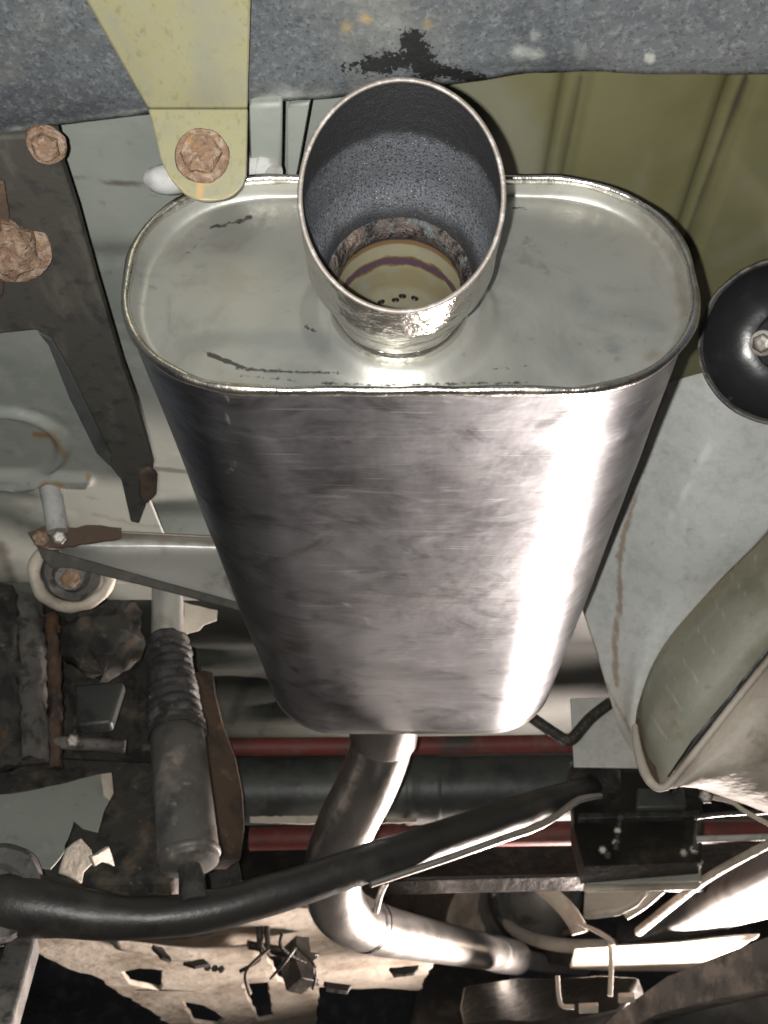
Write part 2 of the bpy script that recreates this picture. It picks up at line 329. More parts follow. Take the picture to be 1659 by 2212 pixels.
def tubemesh(pts, seg=20, n=6, cap=True, flat=1.0, rmod=None):
    """pts: (Vector, radius)"""
    S = catmull([(p.x, p.y, p.z, r) for p, r in pts], n) if n > 1 else [(p.x, p.y, p.z, r) for p, r in pts]
    P = [Vector(s[:3]) for s in S]; fr = frames(P); V, Fc = [], []
    for i, (s, (t, a, b)) in enumerate(zip(S, fr)):
        r = s[3] * (rmod(i / (len(S) - 1)) if rmod else 1)
        for k in range(seg):
            th = 2 * math.pi * k / seg
            V.append(P[i] + a * (math.cos(th) * r) + b * (math.sin(th) * r * flat))
    for i in range(len(S) - 1):
        for k in range(seg):
            q = (k + 1) % seg; Fc.append((i * seg + k, i * seg + q, (i + 1) * seg + q, (i + 1) * seg + k))
    if cap:
        Fc.append(tuple(range(seg - 1, -1, -1))); Fc.append(tuple(range((len(S) - 1) * seg, len(S) * seg)))
    return V, Fc
def tube(name, pts, material, parent=None, seg=20, n=6, smooth=50, rmod=None, **kw):
    """pts: (u, v, Y, radius in metres)"""
    V, Fc = tubemesh([(PY(u, v, y), r) for u, v, y, r in pts], seg, n, rmod=rmod)
    return build(name, V, Fc, material, parent, smooth, **kw)
def basis(axis):
    axis = Vector(axis).normalized()
    a = axis.cross(Vector((0, 0, 1)) if abs(axis.z) < 0.9 else Vector((1, 0, 0))).normalized()
    return axis, a, axis.cross(a)
def lathe(name, org, axis, prof, material, parent=None, seg=40, smooth=40, sides=None, caps=True, **kw):
    """prof: (s along axis, radius) from one end to the other"""
    d, a, b = basis(axis); V, Fc = [], []
    seg = sides or seg
    for s, r in prof:
        for k in range(seg):
            th = 2 * math.pi * k / seg
            V.append(org + d * s + a * (r * math.cos(th)) + b * (r * math.sin(th)))
    for i in range(len(prof) - 1):
        for k in range(seg):
            q = (k + 1) % seg; Fc.append((i * seg + k, i * seg + q, (i + 1) * seg + q, (i + 1) * seg + k))
    if caps and prof[0][1] > 1e-5: Fc.append(tuple(range(seg)))
    if caps and prof[-1][1] > 1e-5: Fc.append(tuple(range((len(prof) - 1) * seg, len(prof) * seg)))
    return build(name, V, Fc, material, parent, smooth, **kw)
def plate(name, pts, spec, thick, material, parent=None, holes=(), bevel=0.0012, rough=0.0, **kw):
    """a sheet with thickness: the outline lies in a plane, extruded away from the viewer"""
    pl = plane(spec); nrm = pl[1]
    loops = []
    for lp in [pts] + list(holes):
        L = [PP(u, v, pl) for u, v in lp]
        if rough:
            o = []
            for i, p in enumerate(L):
                q = L[(i + 1) % len(L)]; k = max(1, int((q - p).length / (rough * 3)))
                for j in range(k):
                    x = p.lerp(q, j / k); nv = Vector(noise.noise_vector(x * (0.6 / rough))); nv -= nrm * nv.dot(nrm)
                    o.append(x + (nv * rough if j else nv * 0))
            L = o
        loops.append(L)
    flat = [p for L in loops for p in L]
    tris = geometry.tessellate_polygon(loops); n = len(flat)
    V = flat + [p - nrm * thick for p in flat]
    Fc = [tuple(t) for t in tris] + [tuple(i + n for i in reversed(t)) for t in tris]
    o = 0
    for L in loops:
        m = len(L)
        for i in range(m):
            j = (i + 1) % m; Fc.append((o + i, o + j, n + o + j, n + o + i))
        o += m
    return build(name, V, Fc, material, parent, 30, bevel=bevel, **kw)
def sheet(name, grid, thick, material, parent=None, n=6, fn=None, **kw):
    """a pressed sheet through rows of (u, v, Y), smoothed, with thickness"""
    rows = [catmull([tuple(PY(*c)) for c in row], n) for row in grid]
    cols = list(zip(*rows)); cols = [catmull(list(c), n) for c in cols]
    W, H = len(cols), len(cols[0])
    V = [Vector(cols[i][j]) for i in range(W) for j in range(H)]
    if fn: V = [fn(v) for v in V]
    Fc = [(i * H + j, (i + 1) * H + j, (i + 1) * H + j + 1, i * H + j + 1) for i in range(W - 1) for j in range(H - 1)]
    # face the viewer
    a, b, c = V[0], V[H], V[1]
    if (b - a).cross(c - a).dot(a - CAM) > 0: Fc = [tuple(reversed(f)) for f in Fc]
    return build(name, V, Fc, material, parent, 60, solid=thick, keep=True, **kw)
def flatgrid(name, xs, ys, zf, thick, material, parent=None, **kw):
    """horizontal sheet facing down: z = zf(x, y)"""
    W, H = len(xs), len(ys)
    V = [CAM + Vector((x, y, zf(x, y))) for x in xs for y in ys]
    Fc = [(i * H + j, i * H + j + 1, (i + 1) * H + j + 1, (i + 1) * H + j) for i in range(W - 1) for j in range(H - 1)]
    return build(name, V, Fc, material, parent, 60, solid=thick, keep=True, **kw)
def lin(a, b, n): return [a + (b - a) * i / (n - 1) for i in range(n)]
def bolt(name, pos, axis, r, h, material, parent=None, washer=True, shank=0.02, jitter=0.0, label=None, cat=None, group=None, sides=6):
    """hex head on a washer, head towards +axis"""
    d, a, b = basis(axis)
    t = thing(name, label, cat, pos, group) if parent is None else None
    par = t or parent
    prof = [(0, r * .96), (h * .18, r), (h * .4, r), (h * .6, r), (h * .8, r * .98), (h * .93, r * .9), (h, r * .78), (h * 1.03, r * .62), (h * 1.05, r * .45), (h * 1.05, r * .3), (h * 1.03, r * .15), (h * 1.02, 0.0001)]
    V, Fc = [], []; seg = sides * 10
    for s, rr in prof:
        for k in range(seg):
            th = 2 * math.pi * k / seg; m = (th % (2 * math.pi / sides)) - math.pi / sides
            hexr = rr * math.cos(math.pi / sides) / math.cos(m) if rr > r * .6 else rr
            V.append(pos + d * s + a * (hexr * math.cos(th)) + b * (hexr * math.sin(th)))
    for i in range(len(prof) - 1):
        for k in range(seg):
            q = (k + 1) % seg; Fc.append((i * seg + k, i * seg + q, (i + 1) * seg + q, (i + 1) * seg + k))
    hd = build('bolt_head', V, Fc, material, par, 35, jitter=jitter, jscale=140)
    if washer: lathe('washer', pos, d, [(-.001, r * 1.32), (.0012, r * 1.32), (.0022, r * 1.25), (.0022, r * .4)], material, par, jitter=jitter * .5, jscale=140)
    if shank: lathe('shank', pos, d, [(-shank, r * .5), (0, r * .5)], material, par, seg=16)
    return t or hd
def stud(name, u, v, y, r, mt, parent=None, axis=None, h=None):
    p = PY(u, v, y); return bolt(name, p, axis or (CAM - p), r, h or r * .8, mt, parent, washer=False, shank=0.0)

# ------------------------------------------------------------------ garage floor
g = build('ground', [(-30, -30, 0), (30, -30, 0), (30, 30, 0), (-30, 30, 0)], [(0, 1, 2, 3)], M['concrete'])
tag(g, 'dim bare concrete garage floor under the vehicle', None, None, 'structure')

# ------------------------------------------------------------------ underbody sheets
def sstep(x, a, b):
    t = max(0, min(1, (x - a) / (b - a))); return t * t * (3 - 2 * t)
ZF = 0.525
def zfl(x, y):
    z = ZF + 0.004 * noise.noise(Vector((x * 9, y * 7, 0)))
    z -= 0.014 * sstep(x, -0.33, -0.30) * (1 - sstep(y, 0.52, 0.55)) * 0.6
    z -= 0.022 * sstep(y, 0.955, 0.965) * (1 - sstep(y, 1.14, 1.16))
    z += 0.03 * sstep(y, 1.3, 1.5)
    for cx, cy, rr, dp in ((-0.245, 1.62, 0.17, 0.030),):
        d = math.hypot(x - cx, y - cy); z -= dp * (1 - sstep(d, rr, rr + .03)) ; z += dp * .8 * (1 - sstep(d, rr - .07, rr - .04))
    return z
fp = flatgrid('floor_pan', lin(-0.75, 0.033, 100), lin(0.20, 1.165, 150), zfl, 0.0015, M['floorgrey'],
     paint={'dark': [([(130, 385), (200, 388), (300, 400), (345, 405)], 14, .9), ([(335, 1012), (430, 1022)], 10, 1.0), ([(180, 470), (250, 720), (330, 990)], 22, .45), ([(330, 1040), (480, 1060)], 14, .4), ([(300, 480), (290, 560)], 30, .35), ([(210, 440)], 18, .5), ([(150, 330), (300, 300)], 26, .4)],
            'rust': [([(640, 255)], 50, .8)]})
tag(fp, 'grey green painted floor pan left of the muffler', None, None, 'structure')
ffp = flatgrid('front_floor_pan', lin(-0.80, 0.80, 140), lin(1.168, 2.6, 150), lambda x, y: zfl(x, y) + .002, 0.0015, M['floorshade'],
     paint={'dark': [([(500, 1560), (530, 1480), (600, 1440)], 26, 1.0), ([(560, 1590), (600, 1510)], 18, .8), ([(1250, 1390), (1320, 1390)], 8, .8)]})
tag(ffp, 'floor pan above the axle with its shade painted in as dark colour', None, None, 'structure')
def zfr(x, y):
    z = ZF + 0.006 + 0.003 * noise.noise(Vector((x * 9, y * 7, 4)))
    for (x0, y0, x1, y1) in (grA, grB):
        dx, dy = x1 - x0, y1 - y0; l = math.hypot(dx, dy)
        d = abs((x - x0) * dy - (y - y0) * dx) / l
        z += 0.012 * (1 - sstep(d, 0.004, 0.0125))
    return z
def xy(u, v, z=ZF): p = PZ(u, v, z) - CAM; return (p.x, p.y)
grA = (*xy(1250, 170), *xy(1200, 420)); grB = (*xy(1610, 170), *xy(1475, 560))
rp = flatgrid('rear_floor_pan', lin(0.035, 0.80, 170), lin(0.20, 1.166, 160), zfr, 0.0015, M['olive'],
     paint={'dark': [([(1252, 160), (1225, 290), (1205, 400)], 26, 0.8), ([(1615, 160), (1540, 370), (1470, 560)], 26, .9)],  # dark strokes follow the two grooves
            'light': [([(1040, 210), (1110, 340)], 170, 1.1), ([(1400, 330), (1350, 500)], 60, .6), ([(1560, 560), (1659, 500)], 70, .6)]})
tag(rp, 'olive painted floor pan with two pressed grooves right of the tailpipe', None, None, 'structure')

# ------------------------------------------------------------------ bumper
def bump_edge(x):                    # front edge of the bumper's underside, traced along the photograph's edge
    pts = [(-80, 312), (0, 303), (320, 255), (540, 238), (700, 224), (990, 192), (1060, 180), (1150, 167), (1250, 166), (1400, 170), (1659, 170), (1760, 172)]
    P = [xy(u, v, 0.455) for u, v in pts]
    if x <= P[0][0]: return P[0][1]
    for (xa, ya), (xb, yb) in zip(P, P[1:]):
        if x <= xb: return ya + (yb - ya) * (x - xa) / (xb - xa)
    return P[-1][1]
xs = lin(-0.42, 0.46, 260); NT = 130; V = []; Fc = []
for x in xs:
    e = bump_edge(x) + .0012 * noise.noise(Vector((x * 40, 0, 0)))
    for j in range(NT):
        t = j / (NT - 1); y = -0.10 + (e + 0.10) * t
        z = 0.455 - 0.010 * math.sin(min(1, t * 1.02) * math.pi * .5) * 0 + 0.0025 * noise.noise(Vector((x * 12, y * 12, 2)))
        z += 0.012 * sstep(t, .0, .6) * 0 + 0.004 * sstep(t, 0.965, 1.0)
        if y < 0.10: z -= (0.10 - y) ** 2 * 4.0
        V.append(CAM + Vector((x, y, z)))
for i in range(len(xs) - 1):
    for j in range(NT - 1): Fc.append((i * NT + j, i * NT + j + 1, (i + 1) * NT + j + 1, (i + 1) * NT + j))
bp = build('bumper', V, Fc, M['bumper'], None, 60, solid=0.004, keep=True,
    paint={'dark': [([(800, 140), (870, 130), (910, 120)], 42, 1.0), ([(890, 90), (920, 150)], 46, 1.25), ([(940, 150), (1040, 172)], 24, 1.0), ([(740, 150), (800, 135)], 22, .75), ([(1180, 160), (1330, 160)], 14, .8)],
           'light': [([(1120, 110), (1160, 118)], 45, .8), ([(1250, 115)], 50, .7), ([(1402, 126)], 22, 1.3), ([(1155, 75)], 36, .8), ([(1500, 60)], 90, .35), ([(0, 290), (300, 250)], 40, .75), ([(560, 215), (700, 200)], 70, .7), ([(65, 80)], 50, .5), ([(820, 60), (1080, 40)], 60, .45)],
           'rust': [([(750, 60)], 34, .9), ([(790, 40)], 30, .9), ([(925, 55)], 34, .9), ([(585, 215)], 22, .9), ([(120, 235)], 26, .5)]})
tag(bp, 'dirty grey mottled bumper underside above the tailpipe', 'bumper')

# ------------------------------------------------------------------ yellow bracket with rusted bolt
br = thing('tow_bracket', 'yellow zinc plated bracket with rusted bolt under the bumper', 'bracket', PZ(440, 235, 0.44))
zp = 0.4425
def arc(cx, cy, rx, ry, a0, a1, n): return [(cx + rx * math.cos(R(a0 + (a1 - a0) * i / n)), cy + ry * math.sin(R(a0 + (a1 - a0) * i / n))) for i in range(n + 1)]
yb = (PZ(430, 235, zp) - CAM).y
def densegrid(name, outline_l, outline_r, rows, place, thick, material, parent, nc=40, **kw):
    V = []; Fc = []; H = nc + 1
    for r in rows:
        l, rr = outline_l(r), outline_r(r)
        for k in range(H):
            f = k / nc; V.append(place(l + (rr - l) * f, r))
    for i in range(len(rows) - 1):
        for k in range(nc): Fc.append((i * H + k, i * H + k + 1, (i + 1) * H + k + 1, (i + 1) * H + k))
    a, b, c = V[0], V[1], V[H]
    if (b - a).cross(c - a).dot(a - CAM) > 0: Fc = [tuple(reversed(f)) for f in Fc]
    return build(name, V, Fc, material, parent, 60, solid=thick, keep=True, bevel=0.0, **kw)
def interp(tab):
    def f(x):
        if x <= tab[0][0]: return tab[0][1]
        for (a, p), (b, q) in zip(tab, tab[1:]):
            if x <= b: return p + (q - p) * (x - a) / (b - a)
        return tab[-1][1]
    return f
arm = densegrid('arm', interp([(-140, 80), (0, 185), (235, 320)]), interp([(-140, 541), (0, 541), (235, 534)]), lin(-140, 235, 60),
    lambda u, v: PZ(u, v, zp), 0.004, M['zinc'], br, paint={'wear': [([(450, 0), (450, 235)], 130, .85), ([(240, 40), (330, 200)], 40, .7)], 'rust': [([(190, 5), (250, 110)], 9, .55), ([(330, 233), (530, 233)], 6, .5), ([(539, 0), (534, 230)], 6, .5)]})
yt = (PZ(430, 435, 1) - CAM); sl = yt.z / yt.y
tabpl = (CAM + Vector((0, yb, zp)), Vector((0, -0.877, -0.48)).normalized())
bot = lambda u: 0
Lt = [(235, 320), (290, 335), (340, 346), (365, 356), (385, 368), (405, 385), (418, 400), (427, 415), (433, 440)]
Rt = [(235, 534), (340, 532), (375, 531), (395, 526), (408, 517), (420, 503), (428, 487), (433, 455)]
tb = densegrid('tab', interp(Lt), interp(Rt), lin(235, 433, 50), lambda u, v: PP(u, v, tabpl), 0.004, M['zinc'], br,
    paint={'rust': [([(437, 345)], 84, 1.15), ([(437, 340), (430, 425)], 26, .7), ([(350, 360), (400, 415), (440, 430), (500, 420)], 8, .6)], 'wear': [([(440, 400)], 40, .3)]})
bpos = PP(437, 338, tabpl)
bolt('bolt', bpos, tabpl[1], 0.0112, 0.0078, M['rust'], tb, jitter=-0.0013, shank=0.02)
# the grey post the bracket is clamped to
po = thing('mounting_post', 'light grey painted steel post beside the yellow bracket', 'post', PZ(575, 240, 0.46))
plate('post_face', [(538, 228), (610, 224), (608, 376), (586, 390), (540, 388)], [(575, 240, .362), (540, 380, .41), (610, 380, .41)], 0.012, M['floorgrey'], po, bevel=.002)
plate('post_flange', [(622, 228), (668, 222), (640, 380), (622, 384)], [(630, 240, .372), (622, 380, .42), (660, 300, .39)], 0.006, M['floorgrey'], po)
hb = thing('hanger_bushing', 'chalky white rubber bushing peeking out behind the yellow bracket', 'bushing', PY(450, 370, .405))
tube('rubber', [(335, 384, .402, .007), (352, 386, .402, .0085), (450, 370, .405, .009), (545, 362, .405, .009), (572, 366, .405, .010), (588, 378, .405, .007)], M['whitish'], hb, jitter=.002)

# ------------------------------------------------------------------ the muffler
Y0, Y1 = 0.390, 0.983
MX, MZ, HW, HH = 0.0135, 0.358, 0.1495, 0.0737
SHX = 0.0252
def contour(n=240, hw=HW, hh=HH, rad=0.066):
    """rounded oblong, from angle 0, as (x, z)"""
    out = []; rx = rad * 1.10; rz = min(rad, hh - .002)
    segs = []
    cx, cz = hw - rx, hh - rz
    for qx, qz, a0 in ((1, 1, 0), (-1, 1, 90), (-1, -1, 180), (1, -1, 270)):
        for i in range(24):
            a = R(a0 + 90 * i / 24); segs.append((qx * cx + rx * math.cos(a), qz * cz + rz * math.sin(a)))
    # even spacing
    L = [0]; m = len(segs)
    for i in range(m):
        a, b = segs[i], segs[(i + 1) % m]; L.append(L[-1] + math.hypot(b[0] - a[0], b[1] - a[1]))
    k = 0
    for i in range(n):
        s = L[-1] * i / n
        while L[k + 1] < s: k += 1
        f = (s - L[k]) / (L[k + 1] - L[k] + 1e-12); a, b = segs[k], segs[(k + 1) % m]
        out.append((a[0] + (b[0] - a[0]) * f, a[1] + (b[1] - a[1]) * f))
    return out
CN = 240; CT = contour(CN)
def mp(x, y, z): return CAM + Vector((MX + x + SHX * (y - Y0), y, MZ + z))
mf = thing('exhaust_muffler', 'oval stainless steel muffler with round tailpipe hanging under the floor', 'muffler', mp(0, (Y0 + Y1) / 2, -HH))
# shell
V, Fc = [], []
stations = [(Y0 + .001, 1.0), (Y0 + .004, 1.0)] + [(y, 1.0) for y in lin(Y0 + .008, Y1 - .018, 110)] + [(Y1 - .010, .995), (Y1 - .004, .975), (Y1, .945)]
for y, s in stations:
    for (x, z) in CT:
        nv = noise.noise(Vector((x * 11, y * 8, z * 11))) * .0015 + noise.noise(Vector((x * 30, y * 24, z * 30))) * .0003
        ln = math.hypot(x, z); k = s * (1 + nv / ln)
        dent = 0.0
        V.append(mp(x * k, y, z * k))
for i in range(len(stations) - 1):
    for k in range(CN):
        q = (k + 1) % CN; Fc.append((i * CN + k, i * CN + q, (i + 1) * CN + q, (i + 1) * CN + k))
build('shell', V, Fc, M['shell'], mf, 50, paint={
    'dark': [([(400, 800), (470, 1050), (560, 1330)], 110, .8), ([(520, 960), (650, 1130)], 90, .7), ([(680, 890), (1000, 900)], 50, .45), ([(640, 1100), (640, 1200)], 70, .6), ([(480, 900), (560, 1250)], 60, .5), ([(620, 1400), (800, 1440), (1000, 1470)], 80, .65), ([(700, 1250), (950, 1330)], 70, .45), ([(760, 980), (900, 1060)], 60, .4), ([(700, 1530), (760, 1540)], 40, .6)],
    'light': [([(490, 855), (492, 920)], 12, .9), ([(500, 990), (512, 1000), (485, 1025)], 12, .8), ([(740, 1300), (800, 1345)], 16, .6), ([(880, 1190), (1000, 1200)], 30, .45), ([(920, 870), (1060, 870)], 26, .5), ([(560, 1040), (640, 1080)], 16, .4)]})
# end plates: dished, with a fillet to the shell; the rear one swells into a collar round the outlet
OX, OZ = -0.0058, -0.0155            # outlet centre on the plate
def endplate(name, yface, sgn, outlet):
    V, Fc = [], []
    rings = [(1.0, 0.0), (.995, .15), (.985, .55), (.972, .86), (.955, 1.0)]
    NR = 60
    prof = rings + [(0.955 * (1 - (i / NR)), 1.0) for i in range(1, NR + 1)]
    for s, dp in prof:
        for (x, z) in CT:
            inner = 0.0355
            # blend from oblong to circle about the outlet
            t = 1 - s / 0.955 if s <= .955 else 0
            if outlet and t > 0:
                ang = math.atan2(z - OZ, x - OX); px_, pz_ = x * .955, z * .955
                cx_, cz_ = OX + inner * math.cos(ang), OZ + inner * math.sin(ang)
                xx, zz = px_ + (cx_ - px_) * t, pz_ + (cz_ - pz_) * t
            else: xx, zz = x * s, z * s
            r = math.hypot(xx - OX, zz - OZ)
            y = yface + sgn * 0.011 * dp
            if outlet:
                y -= sgn * 0.0075 * (1 - sstep(r, 0.040, 0.0545))
                y += sgn * 0.0012 * noise.noise(Vector((xx * 26, zz * 26, 3)))
            V.append(mp(xx, y, zz))
    for i in range(len(prof) - 1):
        for k in range(CN):
            q = (k + 1) % CN; Fc.append((i * CN + k, i * CN + q, (i + 1) * CN + q, (i + 1) * CN + k))
    return build(name, V, Fc, M['cap'], mf, 60, paint=None if not outlet else {
        'dark': [([(450, 765), (520, 792)], 9, 1.5), ([(510, 796), (620, 803), (740, 806)], 9, 1.0), ([(520, 812), (640, 822)], 8, .7), ([(690, 828), (830, 832), (1150, 826)], 8, .85), ([(660, 706), (682, 716)], 7, 1.3), ([(684, 590), (682, 612)], 9, 1.5), ([(450, 492), (495, 482)], 9, 1.1), ([(510, 480), (545, 468)], 10, 1.2), ([(400, 550), (450, 505)], 7, .7), ([(1108, 448), (1135, 451)], 6, 1.1), ([(1040, 800), (1140, 790)], 7, .6)],
        'rust': [([(1390, 480), (1460, 560), (1470, 680)], 40, .9), ([(1360, 800), (1420, 760)], 30, .7), ([(320, 560), (330, 540)], 40, .5)],
        'light': [([(400, 750), (500, 730), (760, 740)], 60, .8), ([(1250, 640), (1330, 760)], 120, .5)]})
rc = endplate('rear_end_plate', Y0, 1, True)
endplate('front_end_plate', Y1, -1, False)
# rolled seam round the rear edge
V, Fc = [], []; SG = 10
for k, (x, z) in enumerate(CT):
    a, b = CT[k - 1], CT[(k + 1) % CN]; tx, tz = b[0] - a[0], b[1] - a[1]; l = math.hypot(tx, tz); nx, nz = tz / l, -tx / l
    rr = 0.0024 * (1 + .35 * noise.noise(Vector((x * 45, z * 45, 1))))
    off = .0007 * noise.noise(Vector((x * 30, z * 30, 8)))
    for j in range(SG):
        th = 2 * math.pi * j / SG
        V.append(mp(x + nx * (off + rr * math.cos(th)), Y0 + rr * math.sin(th) * 1.3, z + nz * (off + rr * math.cos(th))))
for k in range(CN):
    q = (k + 1) % CN
    for j in range(SG): Fc.append((k * SG + j, q * SG + j, q * SG + (j + 1) % SG, k * SG + (j + 1) % SG))
build('rolled_seam', V, Fc, M['lip'], mf, 180)
# tailpipe: neck welded into the plate, wider slash-cut tip
TILT = R(9); TD = Vector((0, -math.cos(TILT), -math.sin(TILT))); TE = Vector((0, -math.sin(TILT), math.cos(TILT))); TX = Vector((1, 0, 0))
TB = mp(OX, Y0 + .006, OZ)
RN, RT = 0.0365, 0.0456
def solve(ratio_v, sign):
    d = ray(IW / 2, ratio_v); k = d.z / d.y
    q = TB - CAM + TE * (sign * RT)              # (q + s*TD).z = k (q + s*TD).y
    return (k * q.y - q.z) / (TD.z - k * TD.y)
s_top, s_bot = solve(169, 1), solve(676, -1)
def tailpt(s, r, phi): return TB + TD * s + TE * (r * math.cos(phi)) + TX * (r * math.sin(phi))
def s_end(phi): return (s_top + s_bot) / 2 + (s_top - s_bot) / 2 * math.cos(phi)
def rad(s):
    return RN + (RT - RN) * sstep(s, 0.018, 0.052)
NP = 120
def tailsurf(name, f0, f1, dr, material, parent, nrow=40, flip=False, jit=0.0):
    V, Fc = [], []
    for i in range(nrow):
        for k in range(NP):
            ph = 2 * math.pi * k / NP; s = f0(ph) + (f1(ph) - f0(ph)) * i / (nrow - 1)
            r = rad(s) - dr; p = tailpt(s, r, ph)
            if jit: p = p + TE * (jit * noise.noise(p * 90) * math.cos(ph)) + TX * (jit * noise.noise(p * 90) * math.sin(ph))
            V.append(p)
    for i in range(nrow - 1):
        for k in range(NP):
            q = (k + 1) % NP; f = (i * NP + k, i * NP + q, (i + 1) * NP + q, (i + 1) * NP + k)
            Fc.append(tuple(reversed(f)) if flip else f)
    return build(name, V, Fc, material, parent, 180, keep=True)
tp = bpy.data.objects.new('tail_pipe', None); col.objects.link(tp); tp.parent = mf
# the pipe's own frame: local z runs along the pipe so soot and heat tint can follow it
mf_l = Vector(mf.location)
tp.location = TB - mf_l
def axial(name, o):
    """re-express a mesh so that its object z axis is the pipe axis"""
    for v in o.data.vertices:
        q = v.co; v.co = Vector((q.dot(TX), q.dot(TE), q.dot(TD)))
    from mathutils import Matrix
    m = Matrix((TX, TE, TD)).transposed().to_4x4(); o.matrix_local = m
    return o
M['soot'] = mat('soot_lined_steel', (0.014, 0.014, 0.016), 0.62, 0.0, [
    dict(c=(0.088, 0.095, 0.106), s=45, axis='Z', band=(0.055, 0.024, 0.010), n=0.030, a=.95),
    dict(c=(0.012, 0.012, 0.014), s=900, lo=0.50, hi=0.60, a=.85),
    dict(c=(0.45, 0.47, 0.48), s=1000, lo=0.62, hi=0.70, a=.85),
    dict(c=(0.010, 0.010, 0.012), s=30, axis='Z', band=(0.110, 0.030, 0.004), n=0.010, a=.9),
    dict(c=(0.012, 0.012, 0.014), s=30, axis='Z', band=(0.024, 0.009, 0.006), n=0.008, a=.9)],
    bump=[(1100, .9, .0009), (200, .4, .002)], spec=.5)
M['tint'] = mat('heat_tinted_steel', (0.40, 0.37, 0.25), 0.40, 0.45, [
    dict(c=(0.27, 0.22, 0.11), s=60, axis='Z', band=(-0.022, 0.010, .006), n=.012, a=.6),
    dict(c=(0.34, 0.325, 0.25), s=60, lo=.45, hi=.65),
    dict(c=(0.26, 0.16, 0.05), s=70, axis='Z', band=(-0.006, 0.0044, .0012), n=.012),
    dict(c=(0.12, 0.080, 0.11), s=70, axis='Z', band=(-0.006, 0.0030, .0010), n=.012),
    dict(c=(0.24, 0.15, 0.07), s=50, axis='Z', band=(0.0135, 0.0038, .0016), n=.005),
    dict(c=(0.06, 0.045, 0.07), s=50, axis='Z', band=(0.0165, 0.0030, .0010), n=.004)], bump=[(120, .1, .001)])
W0 = 0.019
o = tailsurf('tip_outer_wall', lambda p: 0.0165, s_end, 0.0, M['neck'], tp, 60, jit=.0006)
o2 = tailsurf('tip_inner_wall', lambda p: W0, lambda p: s_end(p), 0.0016, M['soot'], tp, 70, flip=True); axial('tip', o2)
o2['label'] = 'soot blackened inside wall of the tailpipe tip'
# cut edge
V, Fc = [], []
for k in range(NP):
    ph = 2 * math.pi * k / NP; s = s_end(ph); r = rad(s)
    c = tailpt(s, r - .0008, ph); rr = .00125
    for j in range(8):
        th = 2 * math.pi * j / 8
        V.append(c + (TE * math.cos(ph) + TX * math.sin(ph)) * (rr * math.cos(th)) + TD * (rr * .8 * math.sin(th)))
for k in range(NP):
    q = (k + 1) % NP
    for j in range(8): Fc.append((k * 8 + j, q * 8 + j, q * 8 + (j + 1) % 8, k * 8 + (j + 1) % 8))
build('cut_edge', V, Fc, M['rim'], tp, 180)
# neck stub and clean inner sleeve with heat tint
V, Fc = [], []
def ringsurf(name, prof, material, parent, jit=0.0, jsc=120, ax=False):
    V, Fc = [], []
    for s, r in prof:
        for k in range(NP):
            ph = 2 * math.pi * k / NP; p = tailpt(s, r, ph)
            if jit: n_ = jit * noise.noise(p * jsc); p = p + (TE * math.cos(ph) + TX * math.sin(ph)) * n_ + TD * (jit * .8 * noise.noise(p * jsc + Vector((9, 2, 4))))
            V.append(p)
    for i in range(len(prof) - 1):
        for k in range(NP):
            q = (k + 1) % NP; Fc.append((i * NP + k, i * NP + q, (i + 1) * NP + q, (i + 1) * NP + k))
    o = build(name, V, Fc, material, parent, 180)
    return axial(name, o) if ax else o
ringsurf('neck', [(-.012, RN + .0004), (0, RN + .0002), (.010, RN), (.0165, RN), (.0165, RN - .0015)], M['neck'], tp, .0004, 60)
sl_ = ringsurf('inner_sleeve', [(x, RN - .0032) for x in lin(-.16, .0205, 30)], M['tint'], tp, ax=True)
sl_['label'] = 'clean straw coloured inner sleeve with purple heat tint rings'
ringsurf('weld_bead', [(.0150, RN - .0033), (.0165, RN - .0046), (.0190, RN - .0052), (.0225, RN - .0044), (.0268, RN - .0012), (.0275, RN + .001)],
         mat('dark_weld', (0.075, 0.060, 0.052), .45, .4, [dict(c=(.10, .13, .14), s=140, lo=.54, hi=.68), dict(c=(.015, .014, .014), s=160, lo=.48, hi=.62), dict(c=(.14, .105, .085), s=60, lo=.56, hi=.72)], bump=[(320, .9, .003)]), tp, .0009, 300)
lathe('inner_baffle', TB - TD * .16, TD, [(0, RN), (.001, RN), (.001, .0001)], M['tint'], tp, seg=48)
for dx in (-.012, -.0015, .0035, .0125):            # perforations low in the sleeve
    ph = dx / RN * 0.9
    c = tailpt(-.0415 + .0028 * math.sin(dx * 700), RN - .0036, ph); nrm_ = -(TE * math.cos(ph) + TX * math.sin(ph))
    lathe('perforation', c, nrm_, [(0, .0022), (.0005, .0022), (.0007, .0018), (.0006, .0014), (.0001, .0012)], M['grease'], tp, seg=16)
# inlet pipe: leaves the front plate, drops over the bar and runs forward to the right
PR = 0.034
path = [(838, 1462, .965), (838, 1490, .995), (835, 1545, 1.035), (822, 1618, 1.07), (793, 1695, 1.105), (752, 1775, 1.14), (725, 1850, 1.18), (718, 1915, 1.225), (742, 1972, 1.29), (812, 2006, 1.44), (920, 2030, 1.75), (1112, 2068, 2.45)]
V, Fc = tubemesh([(PY(u, v, y), PR) for u, v, y in path], 32, 12)
ip = build('inlet_pipe', V, Fc, M['pipe'], mf, 60)
k0 = PY(835, 1545, 1.035); k1 = PY(826, 1602, 1.063)
lathe('inlet_collar', k0, k1 - k0, [(-.02, PR * 1.02), (-.02, PR * 1.10), ((k1 - k0).length - .004, PR * 1.10), ((k1 - k0).length, PR * 1.03)], M['pipe'], ip)
def pathpt(i): return PY(*path[i])
c0, c1 = PY(775, 1990, 1.34), PY(825, 2009, 1.47)
